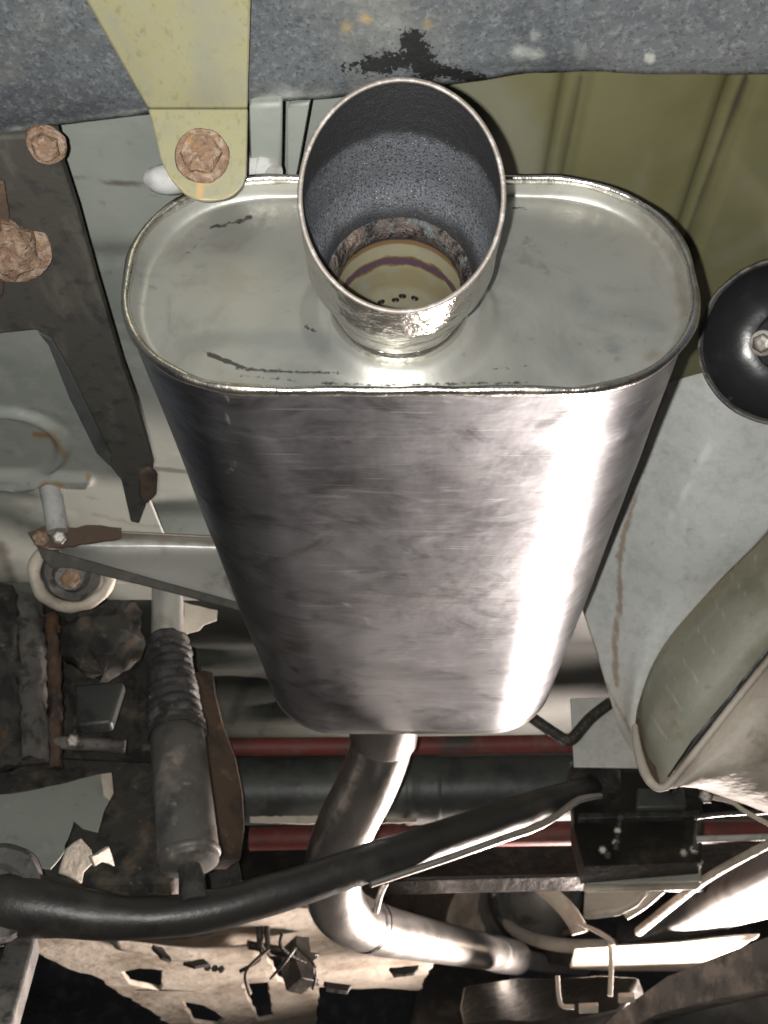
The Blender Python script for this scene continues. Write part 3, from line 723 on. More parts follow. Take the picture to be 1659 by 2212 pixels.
lathe('weld_seam', c0.lerp(c1, .3), c1 - c0, [(-.003, PR), (-.002, PR * 1.035), (0, PR * 1.05), (.002, PR * 1.035), (.003, PR)], M['rod'], ip, jitter=.001, caps=False)
e0, e1 = pathpt(10), pathpt(11)
lathe('joint_socket', e1, e1 - e0, [(-.20, PR * 1.01), (-.19, PR * 1.09), (.01, PR * 1.09), (.015, PR * .9)], M['pipe'], ip)

# ------------------------------------------------------------------ thin pipe beyond the joint
tube('front_exhaust_pipe', [(1100, 2066, 2.42, .020), (1125, 2071, 2.5, .022), (1180, 2080, 2.75, .022), (1260, 2088, 3.1, .022)], M['line'])
tag(bpy.data.objects['front_exhaust_pipe'], 'thin bright pipe continuing from the end of the muffler inlet pipe', 'pipe')

# ------------------------------------------------------------------ left: rail, bolts, body panel
zr = 0.455
ra = thing('chassis_rail', 'dark brown chassis rail left of the muffler', 'rail', PZ(150, 700, zr))
plate('rail_web', [(-60, 300), (122, 290), (128, 345), (166, 460), (205, 600), (262, 790), (292, 872), (318, 960), (331, 1010), (322, 1075), (300, 1133), (282, 1128), (262, 1040), (212, 975), (160, 850), (112, 742), (78, 714), (0, 722), (-60, 735)], ('Z', zr), 0.010, M['rail'], ra, bevel=.002)
plate('rail_flange', [(80, 717), (112, 735), (150, 800), (240, 985), (236, 1008), (208, 980), (150, 862), (105, 748)], ('Z', zr - .004), 0.003, M['axle'], ra, bevel=.001)
plate('rail_lip', [(-60, 385), (8, 395), (20, 470), (6, 640), (-60, 700)], ('Z', zr - .004), .003, M['rustbrown'], ra, bevel=.001)
plate('rail_plug', [(298, 1022), (322, 1012), (340, 1030), (338, 1072), (318, 1092), (300, 1078)], ('Z', zr - .003), .006, M['rustbrown'], ra, bevel=.003)
b1 = PZ(25, 530, zr - .004)
bolt('rail_bolt', b1, (0.15, -.45, -1), 0.0185, 0.018, M['rust'], None, jitter=-.0032, shank=.02, label='large crumbling rusty bolt head on the dark chassis rail', cat='bolt')
b2 = PZ(100, 312, zr - .002)
bolt('small_bolt', b2, (0.1, -.3, -1), 0.0085, 0.008, M['rust'], None, jitter=-.0016, shank=.02, label='small rusty nut under the bumper edge', cat='nut')
# light side panel with a pressed ring
def zsp(x, y):
    z = 0.485 + .003 * noise.noise(Vector((x * 10, y * 10, 6)))
    p = project(CAM + Vector((x, y, 0.485)))
    d = math.hypot((p[0] + 5) / 1.15, (p[1] - 965) / .62) if True else 0
    z -= 0.007 * (1 - sstep(abs(d - 122), 4, 18)) * sstep(p[1], 700, 860)
    z -= 0.010 * (1 - sstep(abs(p[1] - (1030 + (p[0]) * .02)), 4, 16)) * (1 - sstep(p[0], 185, 205))
    return z
sp = flatgrid('side_panel', lin(-0.60, -0.235, 130), lin(0.45, 1.05, 200), zsp, .0015, M['floorgrey'],
   paint={'rust': [([(75, 938), (115, 940), (130, 970), (140, 985)], 20, 1.0), ([(95, 1050), (130, 1050)], 22, 1.1), ([(190, 1030)], 18, 1.1)],
          'dark': [([(75, 938), (105, 941)], 7, 1.2), ([(0, 1180), (40, 1290)], 40, .8), ([(10, 880), (110, 888), (160, 930)], 14, .5), ([(0, 1046), (190, 1046)], 12, .6), ([(200, 1110), (300, 1135), (420, 1140)], 20, .6)]})
tag(sp, 'light grey body panel with a pressed ring and rust streak', 'panel')
tube('breather_hose', [(108, 1035, .815, .010), (110, 1062, .815, .0105), (116, 1095, .815, .010), (124, 1148, .82, .010)], M['whitish'])
tag(bpy.data.objects['breather_hose'], 'short pale grey hose curving down to the steel hanger arm', 'hose')

# ------------------------------------------------------------------ hanger arm (pressed channel)
ha = thing('exhaust_hanger', 'pressed steel channel hanger arm running behind the muffler', 'hanger', PY(300, 1240, .86))
sheet('channel_web', [[(118, 1140, .845), (220, 1148, .85), (350, 1155, .86), (560, 1166, .88)], [(122, 1172, .868), (220, 1180, .872), (350, 1182, .88), (560, 1190, .90)],
      [(130, 1192, .852), (220, 1214, .858), (350, 1240, .866), (560, 1275, .882)], [(132, 1200, .842), (220, 1226, .848), (350, 1262, .858), (560, 1320, .876)]], .002, M['hanger'], ha, n=10,
      paint={'rust': [([(130, 1150), (300, 1152), (500, 1162)], 36, 1.2), ([(490, 1250), (520, 1290)], 40, .8)]})
plate('lower_flange', [(78, 1178), (125, 1192), (200, 1212), (350, 1255), (560, 1312), (560, 1330), (470, 1306), (300, 1262), (150, 1226), (110, 1226), (90, 1205)], [(100, 1200, .825), (560, 1320, .865), (300, 1250, .842)], .003, M['rail'], ha)
plate('upper_flange', [(60, 1150), (95, 1136), (165, 1140), (205, 1134), (262, 1140), (262, 1160), (200, 1172), (130, 1182), (80, 1180)], [(80, 1150, .828), (260, 1150, .842), (150, 1180, .834)], .003, M['rustbrown'], ha, rough=.002)
stud('bolt', 88, 1163, .815, .0085, M['rust'], ha, h=.010)
stud('nut', 128, 1160, .820, .0075, M['steel'], ha, h=.008)
# ring bush under the arm
c = PY(155, 1240, .90); d, a, b = basis(Vector((0.12, -.75, -.55)))
rb = thing('ring_bushing', 'dusty round bushing ring under the hanger arm', 'bushing', c)
V, Fc = [], []; rr0 = px(.9, 1240, 80); tr = px(.9, 1240, 13)
cc = [(c + a * (rr0 * math.cos(t)) + b * (rr0 * .92 * math.sin(t)), tr) for t in lin(0, 2 * math.pi, 40)]
V, Fc = tubemesh(cc, 12, 1); build('outer_ring', V, Fc, M['beige'], rb, 60, jitter=.003)
lathe('rubber_core', c, -d, [(-.012, .0001), (-.012, rr0 * .35), (.002, rr0 * .5), (0.004, rr0 * .75), (.02, rr0 * .97)], M['dusty'], rb, jitter=.003)
stud('core_bolt', 152, 1250, .882, .010, M['rust'], rb)

# ------------------------------------------------------------------ shock absorber
sh = thing('shock_absorber', 'dusty shock absorber with ribbed dust boot left of the inlet pipe', 'shock absorber', PY(412, 1885, .98))
top, mid, bot_ = PY(362, 1290, 1.07), PY(362, 1385, 1.055), PY(410, 1868, .985)
ax = (bot_ - mid).normalized(); LN = (bot_ - mid).length
lathe('upper_mount', top, mid - top, [(-.03, .016), (-.03, .0185), ((mid - top).length + .01, .0185)], M['hanger'], sh, jitter=.001)
prof = []; nb = 11
for i in range(nb * 6 + 1):
    s = i / (nb * 6) * LN * .46; fr_ = i / (nb * 6)
    prof.append((s, .0215 + .0080 * fr_ + .0026 * math.sin(i / 6 * 2 * math.pi) * (1 - .45 * fr_) + .0012 * math.sin(i * 1.9)))
lathe('dust_boot', mid, ax, [(0, .012)] + prof + [(LN * .46, .02)], M['boot'], sh, jitter=-.0020, smooth=180)
lathe('cylinder', mid, ax, [(LN * .44, .0265), (LN * .45, .0285), (LN * .97, .0295), (LN * 1.0, .0280), (LN * 1.012, .020), (LN * 1.014, .0001)], M['shock'], sh, seg=48)
lathe('boot_clamp', mid, ax, [(LN * .445, .0300), (LN * .445, .0312), (LN * .470, .0314), (LN * .470, .0300), (LN * .445, .0300)], M['rod'], sh, seg=48, caps=False, jitter=.0006)
lathe('weld_ring', mid, ax, [(LN * .955, .0294), (LN * .962, .0306), (LN * .972, .0306), (LN * .980, .0290)], M['shock'], sh, seg=48, caps=False, jitter=.0008)
tube('lower_mount', [(410, 1868, .985, .012), (416, 1905, .982, .012), (420, 1945, .98, .012)], M['dark'], sh)
# torn plate behind the shock top
plate('torn_plate', [(396, 1300), (470, 1318), (468, 1340), (440, 1350), (430, 1362), (405, 1368), (396, 1380)], [(400, 1300, 1.09), (470, 1330, 1.10), (400, 1380, 1.10)], .003, M['beige'], rough=.003)
tag(bpy.data.objects['torn_plate'], 'small torn rusty plate beside the shock absorber top', 'plate')
plate('control_arm', [(405, 1452), (440, 1446), (464, 1452), (469, 1500), (486, 1570), (512, 1640), (527, 1715), (531, 1790), (522, 1858), (430, 1860), (425, 1600)], [(440, 1450, 1.24), (525, 1700, 1.24), (430, 1850, 1.16)], .03, M['rustbrown'], bevel=.006)
tag(bpy.data.objects['control_arm'], 'brown rusted suspension arm behind the shock absorber', 'control arm')

# ------------------------------------------------------------------ axle and red bars
ab = thing('axle_beam', 'dark round axle beam running across behind the inlet pipe', 'axle', PY(880, 1780, 1.5))
ra_ = px(1.5, 1705, 70)
V, Fc = tubemesh([(PY(330, 1712, 1.5), ra_), (PY(760, 1706, 1.5), ra_), (PY(1330, 1698, 1.5), ra_)], 32, 8); build('tube', V, Fc, M['axle'], ab)
cl = PY(912, 1704, 1.5)
lathe('clamp', cl - Vector((.026, 0, 0)), (1, 0, 0), [(0, ra_), (0, ra_ * 1.06), (.006, ra_ * 1.09), (.012, ra_ * 1.06), (.040, ra_ * 1.06), (.046, ra_ * 1.09), (.052, ra_ * 1.06), (.052, ra_)], M['axle'], ab, caps=False)
plate('seam_strip', [(540, 1764), (680, 1762), (760, 1770), (900, 1766), (900, 1776), (760, 1782), (540, 1776)], ('Y', 1.452), .004, M['beige'], ab, rough=.002)
tube('red_bar', [(255, 1618, 1.42, .0135), (530, 1614, 1.42, .0135), (900, 1611, 1.42, .0135), (1248, 1606, 1.42, .0135)], M['red'])
tag(bpy.data.objects['red_bar'], 'straight worn red bar just below the muffler front end', 'bar')
tube('lower_red_bar', [(540, 1812, 1.62, .018), (900, 1806, 1.62, .018), (1300, 1800, 1.62, .018), (1700, 1796, 1.62, .018)], M['red'])
tag(bpy.data.objects['lower_red_bar'], 'lower red bar under the dark axle beam', 'bar')
# cross panels behind
plate('cross_member', [(-300, 1790), (300, 1780), (1300, 1760), (1750, 1760), (1750, 1900), (1300, 1890), (1000, 1896), (700, 1905), (300, 1960), (-300, 1990)], [(500, 1780, 1.8), (1300, 1780, 1.8), (800, 1890, 1.74)], .04, M['grease'], bevel=.008)  # widened to the right to block the work lamp's light from the floor
tag(bpy.data.objects['cross_member'], 'black cross member behind the curved bar, widened to shade the floor', 'cross member')
sheet('rear_bulkhead', [[(380, 1380, 2.05), (800, 1380, 2.05), (1400, 1380, 2.05)], [(380, 1560, 2.1), (800, 1560, 2.1), (1450, 1560, 2.1)], [(380, 1780, 2.0), (800, 1780, 2.0), (1450, 1780, 2.0)]], .003, M['floorshade'],  # shade painted in with the front floor's darkened colour
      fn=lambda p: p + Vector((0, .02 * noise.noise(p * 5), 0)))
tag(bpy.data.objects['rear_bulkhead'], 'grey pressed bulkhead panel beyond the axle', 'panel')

# ------------------------------------------------------------------ curved bar
cb = thing('sway_bar', 'thick black curved bar crossing in front of the inlet pipe', 'sway bar', PY(500, 2030, 1.0))
V, Fc = tubemesh([(PY(u, v, y), r) for u, v, y, r in [(-60, 1950, .97, .032), (40, 1955, .97, .030), (140, 1968, .975, .024), (280, 1984, .985, .0195), (450, 1968, 1.0, .0190), (620, 1922, 1.02, .019), (800, 1862, 1.05, .019), (980, 1802, 1.10, .0190), (1110, 1757, 1.16, .0182), (1200, 1724, 1.23, .0165), (1262, 1702, 1.30, .0130), (1292, 1694, 1.345, .0100)]], 28, 10)
build('bar', V, Fc, M['bar'], cb, 60, jitter=.0010, jscale=30)
lathe('end_bush', PY(-10, 1930, .955), Vector((.35, -1, -.05)), [(-.06, .044), (.004, .044), (.012, .040), (.012, .026), (.006, .020), (.008, .0001)], M['dusty'], cb, jitter=.002)
tube('bar_lit_edge', [(800, 1910, 1.045, .0036), (930, 1867, 1.07, .0038), (1030, 1832, 1.09, .0040), (1100, 1807, 1.125, .0044), (1155, 1788, 1.15, .0044), (1200, 1764, 1.18, .0044), (1245, 1731, 1.21, .0042), (1270, 1723, 1.23, .004), (1297, 1719, 1.25, .0036)], M['line'], n=12)  # bright tube added as the lamplit lower edge of the curved bar
tag(bpy.data.objects['bar_lit_edge'], 'thin bright strip standing in for the lit lower edge of the curved bar', 'pipe')

# ------------------------------------------------------------------ left dark cluster
tw = thing('spring_tower', 'dark grimy spring tower behind the hanger arm', 'spring tower', PY(150, 1780, 1.3))
sheet('tower_wall', [[(-120, 1180, 1.22), (60, 1200, 1.30), (200, 1240, 1.36), (380, 1290, 1.40), (410, 1330, 1.42)], [(-120, 1500, 1.20), (60, 1500, 1.29), (200, 1500, 1.36), (400, 1500, 1.42), (450, 1510, 1.43)], [(-120, 1960, 1.15), (60, 1960, 1.25), (200, 1960, 1.32), (420, 1960, 1.40), (530, 1930, 1.42)]], .004, M['dark'], tw, n=10,
      fn=lambda p: p + Vector((0, .02 * noise.noise(p * 12), 0)))
tube('grey_strut', [(20, 1190, 1.13, .024), (52, 1330, 1.13, .023), (58, 1480, 1.13, .023), (60, 1650, 1.13, .023)], M['dusty'], tw, jitter=-.005, n=14)
tube('thin_strut', [(-10, 1180, 1.10, .02), (5, 1300, 1.10, .017), (10, 1500, 1.10, .016), (14, 1660, 1.10, .016)], M['dark'], tw, jitter=-.005, n=14)
tube('brown_strut', [(110, 1330, 1.17, .009), (118, 1480, 1.17, .009), (116, 1660, 1.17, .009)], M['rustbrown'], tw, jitter=-.004, n=14)
lathe('bump_stop', PY(222, 1322, 1.18), PY(222, 1480, 1.15) - PY(222, 1322, 1.18), [(0, .02), (0, .046), (.015, .050), (.022, .038), (.036, .040), (.050, .053), (.064, .050), (.072, .036), (.088, .028), (.095, .0001)], M['dark'], tw, jitter=-.006)
plate('stop_seat', [(160, 1478), (268, 1470), (240, 1560), (165, 1568)], [(160, 1480, 1.21), (268, 1480, 1.21), (200, 1560, 1.19)], .02, M['axle'], tw, bevel=.004)
tube('cross_tube', [(-20, 1598, 1.16, .008), (120, 1604, 1.17, .008), (270, 1612, 1.18, .008)], M['dusty'], tw)
stud('tower_bolt', 158, 1600, 1.15, .009, M['steel'], tw)
plate('spring_perch', [(-60, 1640), (120, 1632), (300, 1640), (380, 1655), (378, 1900), (230, 1905), (-60, 1910)], [(-60, 1640, 1.24), (380, 1660, 1.24), (150, 1900, 1.16)], .05, M['dark'], bevel=.01)
tag(bpy.data.objects['spring_perch'], 'dark greasy spring perch box behind the shock absorber cylinder', 'box')
ts = thing('torn_shield', 'torn grey sheet metal shield hanging left of the shock absorber', 'shield', PY(100, 1870, 1.08))
plate('shield_sheet', [(-60, 1722), (40, 1712), (120, 1696), (214, 1672), (243, 1680), (240, 1722), (228, 1745), (212, 1796), (180, 1788), (160, 1772), (132, 1850), (110, 1876), (-60, 1850)], [(-60, 1720, 1.06), (240, 1680, 1.14), (100, 1860, 1.04)], .002, M['floorgrey'], ts, rough=.003)
plate('shield_fold', [(216, 1671), (242, 1668), (246, 1712), (238, 1728), (224, 1716)], [(216, 1671, 1.12), (246, 1690, 1.125), (230, 1728, 1.115)], .004, M['beige'], ts, rough=.003)
for i, (pts, lab) in enumerate((([(130, 1884), (146, 1832), (176, 1810), (198, 1836), (204, 1862), (182, 1884), (178, 1908)], 'larger pale rust flake hanging under the torn shield'), ([(196, 1850), (236, 1828), (243, 1848), (249, 1872), (222, 1862), (206, 1872)], 'smaller pale rust flake beside the larger one'))):
    o = plate('rust_flake', pts, [(pts[0][0], pts[0][1], 1.05 - .01 * i), (pts[3][0], pts[3][1], 1.085), (pts[2][0], pts[2][1], 1.075)], .004, M['beige'], rough=.003)
    tag(o, lab, 'flake')

# ------------------------------------------------------------------ right: galvanised panel, tank, rubber cup
gp = sheet('inner_wing_panel', [
    [(1380, 560, .62), (1500, 560, .62), (1620, 560, .63), (1760, 560, .62)],
    [(1340, 760, .70), (1470, 770, .69), (1600, 760, .68), (1760, 760, .67)],
    [(1260, 1000, .83), (1400, 1000, .80), (1540, 980, .76), (1760, 940, .74)],
    [(1215, 1180, .92), (1345, 1170, .875), (1480, 1180, .84), (1680, 1120, .80)],
    [(1249, 1290, .96), (1340, 1300, .93), (1440, 1300, .90), (1540, 1270, .88)],
    [(1285, 1400, .98), (1342, 1400, .96), (1395, 1400, .94), (1440, 1385, .93)],
    [(1312, 1490, 1.0), (1345, 1490, .985), (1370, 1490, .97), (1392, 1480, .965)],
    [(1345, 1590, 1.02), (1355, 1590, 1.01), (1365, 1590, 1.0), (1374, 1585, .995)],
    [(1420, 1700, 1.03), (1424, 1700, 1.03), (1428, 1700, 1.025), (1432, 1698, 1.025)]], .0025, M['galv'], n=9,
    paint={'rust': [([(1440, 830), (1402, 960), (1352, 1140), (1336, 1220), (1340, 1290), (1328, 1380), (1332, 1480)], 15, .95), ([(1249, 1290), (1310, 1480), (1420, 1690)], 10, .8), ([(1372, 1590), (1395, 1480)], 14, .8), ([(1330, 1200), (1440, 1160), (1560, 1120)], 18, .5)],
           'light': [([(1540, 950), (1450, 1120)], 22, .8), ([(1560, 960), (1600, 900)], 30, .5)]})
tag(gp, 'galvanised grey inner wing panel with rusty seam right of the muffler', 'panel')
ft = thing('fuel_tank', 'olive fuel tank with seam flange at the right edge', 'fuel tank', PY(1560, 1700, 1.0))
sheet('upper_half', [
    [(1720, 1040, .86), (1600, 1150, .90), (1500, 1280, .93), (1420, 1400, .95), (1385, 1490, .98), (1380, 1540, 1.01)],
    [(1740, 1180, .83), (1630, 1270, .86), (1530, 1380, .89), (1450, 1480, .92), (1400, 1560, .955), (1388, 1590, .99)],
    [(1760, 1280, .83), (1650, 1360, .86), (1560, 1450, .885), (1480, 1540, .915), (1425, 1610, .95), (1402, 1640, .985)],
    [(1770, 1330, .85), (1665, 1420, .875), (1580, 1520, .90), (1500, 1610, .93), (1445, 1680, .96), (1428, 1705, .99)]], .002, M['tank'], ft, n=16,
    paint={'light': [([(1405 + 34 * i, 1545 - 62 * i), (1440 + 34 * i, 1596 - 62 * i)], 7, .8) for i in range(8)] + [([(1440 + 36 * i, 1440 - 60 * i), (1466 + 36 * i, 1478 - 60 * i)], 7, .55) for i in range(5)]})
V, Fc = tubemesh([(PY(u, v, y), r) for u, v, y, r in [(1372, 1568, .985, .003), (1378, 1620, .965, .0045), (1395, 1672, .945, .005), (1415, 1698, .935, .004), (1432, 1702, .930, .0035), (1450, 1688, .925, .0035), (1520, 1602, .905, .0035), (1600, 1500, .880, .0035), (1700, 1378, .850, .0035)]], 10, 8)
build('seam_flange', V, Fc, M['beige'], ft, 60)
plate('flange_strip', [(1445, 1680), (1500, 1600), (1580, 1505), (1680, 1380), (1680, 1402), (1600, 1497), (1520, 1598), (1450, 1686)], [(1445, 1680, .930), (1680, 1390, .862), (1590, 1500, .886)], .002, M['black'], ft, rough=.002)
plate('rusty_strap', [(1366, 1560), (1384, 1548), (1410, 1630), (1424, 1690), (1400, 1690), (1382, 1640)], [(1370, 1560, 1.02), (1384, 1550, 1.02), (1410, 1690, .965)], .003, M['rustbrown'], ft)
sheet('lower_half', [
    [(1438, 1702, .935), (1520, 1605, .912), (1600, 1505, .888), (1720, 1360, .855)],
    [(1470, 1700, .925), (1545, 1640, .905), (1630, 1560, .885), (1740, 1440, .86)],
    [(1500, 1702, .945), (1570, 1680, .925), (1660, 1640, .905), (1760, 1570, .89)],
    [(1510, 1704, 1.00), (1575, 1722, .985), (1660, 1742, .97), (1760, 1770, .95)],
    [(1505, 1700, 1.08), (1580, 1726, 1.08), (1660, 1758, 1.07), (1760, 1800, 1.06)]], .002, M['beige'], ft, n=9)
rcup = thing('rubber_cup', 'black rubber cup with a bright centre bolt beside the right floor pan', 'rubber mount', PY(1690, 740, .52))
cc = PY(1692, 738, .52); axc = (CAM - cc).normalized() + Vector((-.35, 0, -.10)); rq = px(.52, 740, 172)
lathe('cup', cc, axc, [(-.09, rq * .5), (-.045, rq * .80), (-.012, rq * .98), (0, rq * 1.03), (.006, rq * 1.02), (.006, rq * .97), (-.004, rq * .91), (-.014, rq * .75), (-.020, rq * .55), (-.020, rq * .42), (-.008, rq * .40), (-.006, rq * .36), (-.006, .0001)], M['black'], rcup, seg=64, jitter=.0008)
lathe('rim', cc, axc, [(.002, rq * 1.035), (.006, rq * 1.045), (.010, rq * 1.015), (.010, rq * .985), (.006, rq * .97), (.002, rq * 1.035)], M['dusty'], rcup, seg=64, jitter=.001, caps=False)
pb = cc - axc.normalized() * .005 + (PY(1642, 742, .52) - cc) * .95
bolt('centre_bolt', pb, axc, .0068, .006, M['steel'], rcup, washer=True, shank=.0)
plate('cup_bracket', [(1480, 620), (1600, 590), (1700, 600), (1700, 700), (1560, 720), (1470, 765), (1455, 780)], [(1480, 620, .70), (1700, 600, .70), (1500, 760, .72)], .004, M['rail'])
tag(bpy.data.objects['cup_bracket'], 'dark brown bracket plate behind the black rubber cup', 'bracket')

# ------------------------------------------------------------------ behind the muffler front, right
plate('pale_panel', [(1232, 1508), (1430, 1500), (1480, 1660), (1240, 1656)], [(1232, 1508, 1.30), (1430, 1500, 1.30), (1240, 1656, 1.28)], .004, M['galv'])
tag(bpy.data.objects['pale_panel'], 'pale grey sheet panel right of the muffler front end', 'panel')
tube('bent_rod', [(1130, 1530, 1.24, .0075), (1152, 1552, 1.24, .0075), (1195, 1582, 1.235, .0075), (1222, 1598, 1.23, .0078), (1240, 1592, 1.23, .0078), (1275, 1552, 1.235, .0075), (1318, 1518, 1.24, .0075)], M['rod'])
tag(bpy.data.objects['bent_rod'], 'black rod bent into a vee before the pale panel', 'rod')
tube('short_rod', [(1395, 1625, 1.25, .004), (1440, 1632, 1.25, .004), (1490, 1645, 1.25, .004)], M['steel'])
tag(bpy.data.objects['short_rod'], 'short bright rod behind the fuel tank seam', 'rod')

# axle mount cluster
am = thing('axle_mount', 'greasy black axle mount with bolts at the right end of the curved bar', 'axle mount', PY(1380, 1860, 1.35))
plate('mount_block', [(1238, 1672), (1300, 1655), (1345, 1668), (1440, 1665), (1505, 1690), (1520, 1760), (1515, 1862), (1262, 1872), (1240, 1790)], [(1240, 1680, 1.40), (1510, 1690, 1.40), (1380, 1860, 1.33)], .035, M['grease'], am, bevel=.008)
lathe('mount_bush', PY(1284, 1700, 1.33), PY(1280, 1615, 1.36) - PY(1284, 1700, 1.33), [(0, .036), (.018, .036), (.020, .030), (.030, .030), (.032, .034), (.040, .033), (.043, .020), (.064, .019), (.066, .014), (.066, .0001)], M['rod'], am)
plate('clamp_plate', [(1376, 1702), (1478, 1700), (1484, 1742), (1374, 1744)], [(1376, 1702, 1.345), (1480, 1702, 1.345), (1376, 1744, 1.33)], .01, M['axle'], am, bevel=.003)
plate('clamp_strap', [(1250, 1756), (1510, 1750), (1512, 1762), (1250, 1768)], [(1250, 1756, 1.34), (1510, 1750, 1.34), (1300, 1768, 1.335)], .01, M['rod'], am)
for (u, v) in ((1340, 1766), (1334, 1795), (1330, 1820), (1312, 1846), (1302, 1836), (1506, 1768), (1498, 1835), (1476, 1842)):
    stud('stud_nut', u, v, 1.325, .0062, M['rod'] if (u + v) % 3 else M['steel'], am, h=.010)
for (u0, v0, u1, v1) in ((1340, 1762, 1330, 1838), (1507, 1768, 1500, 1838), (1420, 1672, 1424, 1702)):
    tube('stud_bolt', [(u0, v0, 1.322, .005), (u1, v1, 1.318, .005)], M['rod'], am, n=2, seg=12)
plate('spacer_cylinder', [(1448, 1668), (1468, 1666), (1470, 1712), (1450, 1714)], ('Y', 1.325), .02, M['axle'], am, bevel=.006)
cr = thing('cross_bracket', 'grey channel bracket below the greasy axle mount', 'bracket', PY(1390, 1910, 1.36))
plate('channel_face', [(1262, 1884), (1300, 1874), (1515, 1858), (1516, 1902), (1262, 1908)], [(1262, 1884, 1.36), (1515, 1858, 1.36), (1390, 1905, 1.35)], .008, M['floorgrey'], cr, bevel=.003)
plate('channel_lip', [(1258, 1910), (1516, 1904), (1508, 1916), (1262, 1922)], [(1258, 1910, 1.342), (1516, 1904, 1.342), (1400, 1918, 1.335)], .006, M['beige'], cr, bevel=.003)
plate('triangle_gusset', [(1262, 1924), (1400, 1918), (1376, 1946), (1336, 1966), (1290, 1972), (1260, 1972)], [(1262, 1924, 1.46), (1400, 1918, 1.44), (1280, 1972, 1.42)], .01, M['beige'], cr, bevel=.004)
stud('corner_bolt', 1508, 1862, 1.345, .007, M['steel'], cr)

# ------------------------------------------------------------------ far clutter lit by the work lamp
rd = thing('rusty_drum', 'brown rusted drum with a dusty beige face behind the inlet pipe', 'drum', PY(980, 1990, 2.8))
dc = PY(1030, 1990, 2.8); ax_ = Vector((.55, -.8, -.22)); rdm = px(2.8, 1960, 84)
lathe('drum_wall', dc, ax_, [(-.30, rdm * .8), (-.28, rdm * 1.05), (-.02, rdm * 1.08), (.0, rdm)], M['rustbrown'], rd, jitter=.004, jscale=20)
lathe('drum_face', dc, ax_, [(-.004, rdm * .99), (.006, rdm * .95), (.010, rdm * .6), (.006, rdm * .25), (.02, rdm * .2), (.02, .0001)], M['beige'], rd, jitter=.003, jscale=20)
dg = thing('gearbox_housing', 'rounded cast alloy housing behind the curved hose', 'housing', PY(1190, 1990, 2.55))
hc = PY(1180, 1925, 2.6); rh = px(2.6, 1925, 84)
lathe('casing', hc, Vector((.25, -1, .02)), [(-.25, rh * 1.1), (-.06, rh * 1.12), (-.02, rh), (.03, rh * .86), (.06, rh * .6), (.075, rh * .3), (.078, .0001)], M['castsilver'], dg, jitter=.006, jscale=14)
lathe('casing_flange', hc, Vector((.25, -1, .02)), [(-.10, rh * 1.10), (-.10, rh * 1.25), (-.07, rh * 1.25), (-.07, rh * 1.08), (-.10, rh * 1.10)], M['rod'], dg, caps=False)
for k in range(8):
    t = k / 8 * 2 * math.pi; dd, aa, bb = basis(Vector((.25, -1, .02)))
    bolt('flange_bolt', hc - dd * .07 + aa * (rh * 1.18 * math.cos(t)) + bb * (rh * 1.18 * math.sin(t)), dd, .009, .008, M['steel'], dg, washer=False, shank=0)
tube('curved_hose', [(1020, 1838, 1.86, .011), (1090, 1868, 1.85, .0125), (1160, 1908, 1.84, .0135), (1215, 1955, 1.83, .015), (1243, 1992, 1.83, .015), (1252, 2016, 1.83, .014)], M['beige'])
tag(bpy.data.objects['curved_hose'], 'pale curved hose drooping over the alloy housing', 'hose')
op = thing('oil_pan', 'dark oil pan with a pale curved rim beside the lit pan cover', 'oil pan', PY(1200, 2060, 2.6))
V, Fc = tubemesh([(PY(u, v, y), r) for u, v, y, r in [(1092, 1972, 2.7, .013), (1098, 1996, 2.64, .014), (1130, 2020, 2.58, .015), (1190, 2038, 2.5, .016), (1250, 2044, 2.45, .016), (1330, 2044, 2.4, .016)]], 12, 8); build('pan_rim', V, Fc, M['beige'], op, 60)
plate('pan_floor', [(1092, 1975), (1180, 1965), (1330, 1990), (1330, 2044), (1250, 2044), (1190, 2038), (1130, 2020), (1100, 1998)], [(1092, 1975, 2.85), (1330, 1990, 2.8), (1200, 2038, 2.65)], .05, M['grease'], op)
plate('drain_collar', [(1218, 2010), (1270, 2008), (1274, 2016), (1216, 2019)], ('Y', 2.4), .01, M['rustbrown'], op)
# big silver tank
bt = thing('silver_canister', 'large silver canister brightly lit by the work lamp', 'canister', PY(1560, 2060, 1.55))
def gz(u, v, z): return (u, v, yz(u, v, z))
sheet('canister_wall', [
    [gz(1372, 2018, .262), gz(1450, 1958, .262), gz(1530, 1898, .262), gz(1610, 1852, .262), gz(1760, 1775, .262)],
    [gz(1370, 2022, .236), gz(1460, 1976, .230), gz(1540, 1928, .228), gz(1625, 1886, .226), gz(1760, 1825, .226)],
    [gz(1366, 2027, .222), gz(1465, 1994, .212), gz(1550, 1960, .208), gz(1640, 1924, .205), gz(1770, 1880, .205)],
    [gz(1360, 2031, .216), gz(1470, 2010, .204), gz(1560, 1986, .200), gz(1655, 1958, .196), gz(1770, 1925, .196)],
    [gz(1355, 2035, .216), gz(1475, 2022, .206), gz(1565, 2006, .204), gz(1660, 1984, .204), gz(1770, 1962, .204)]], .003, M['castsilver'], bt, n=10)
tube('canister_strap', [(1380, 2012, 1.9, .008), (1450, 1955, 1.60, .007), (1520, 1902, 1.42, .006), (1600, 1855, 1.30, .0055), (1720, 1793, 1.18, .005)], M['beige'], bt)
tube('support_rod', [(1352, 1975, 1.55, .008), (1390, 1952, 1.53, .0075), (1428, 1920, 1.51, .007)], M['beige'])
tag(bpy.data.objects['support_rod'], 'short pale rod between the gusset and silver canister', 'rod')
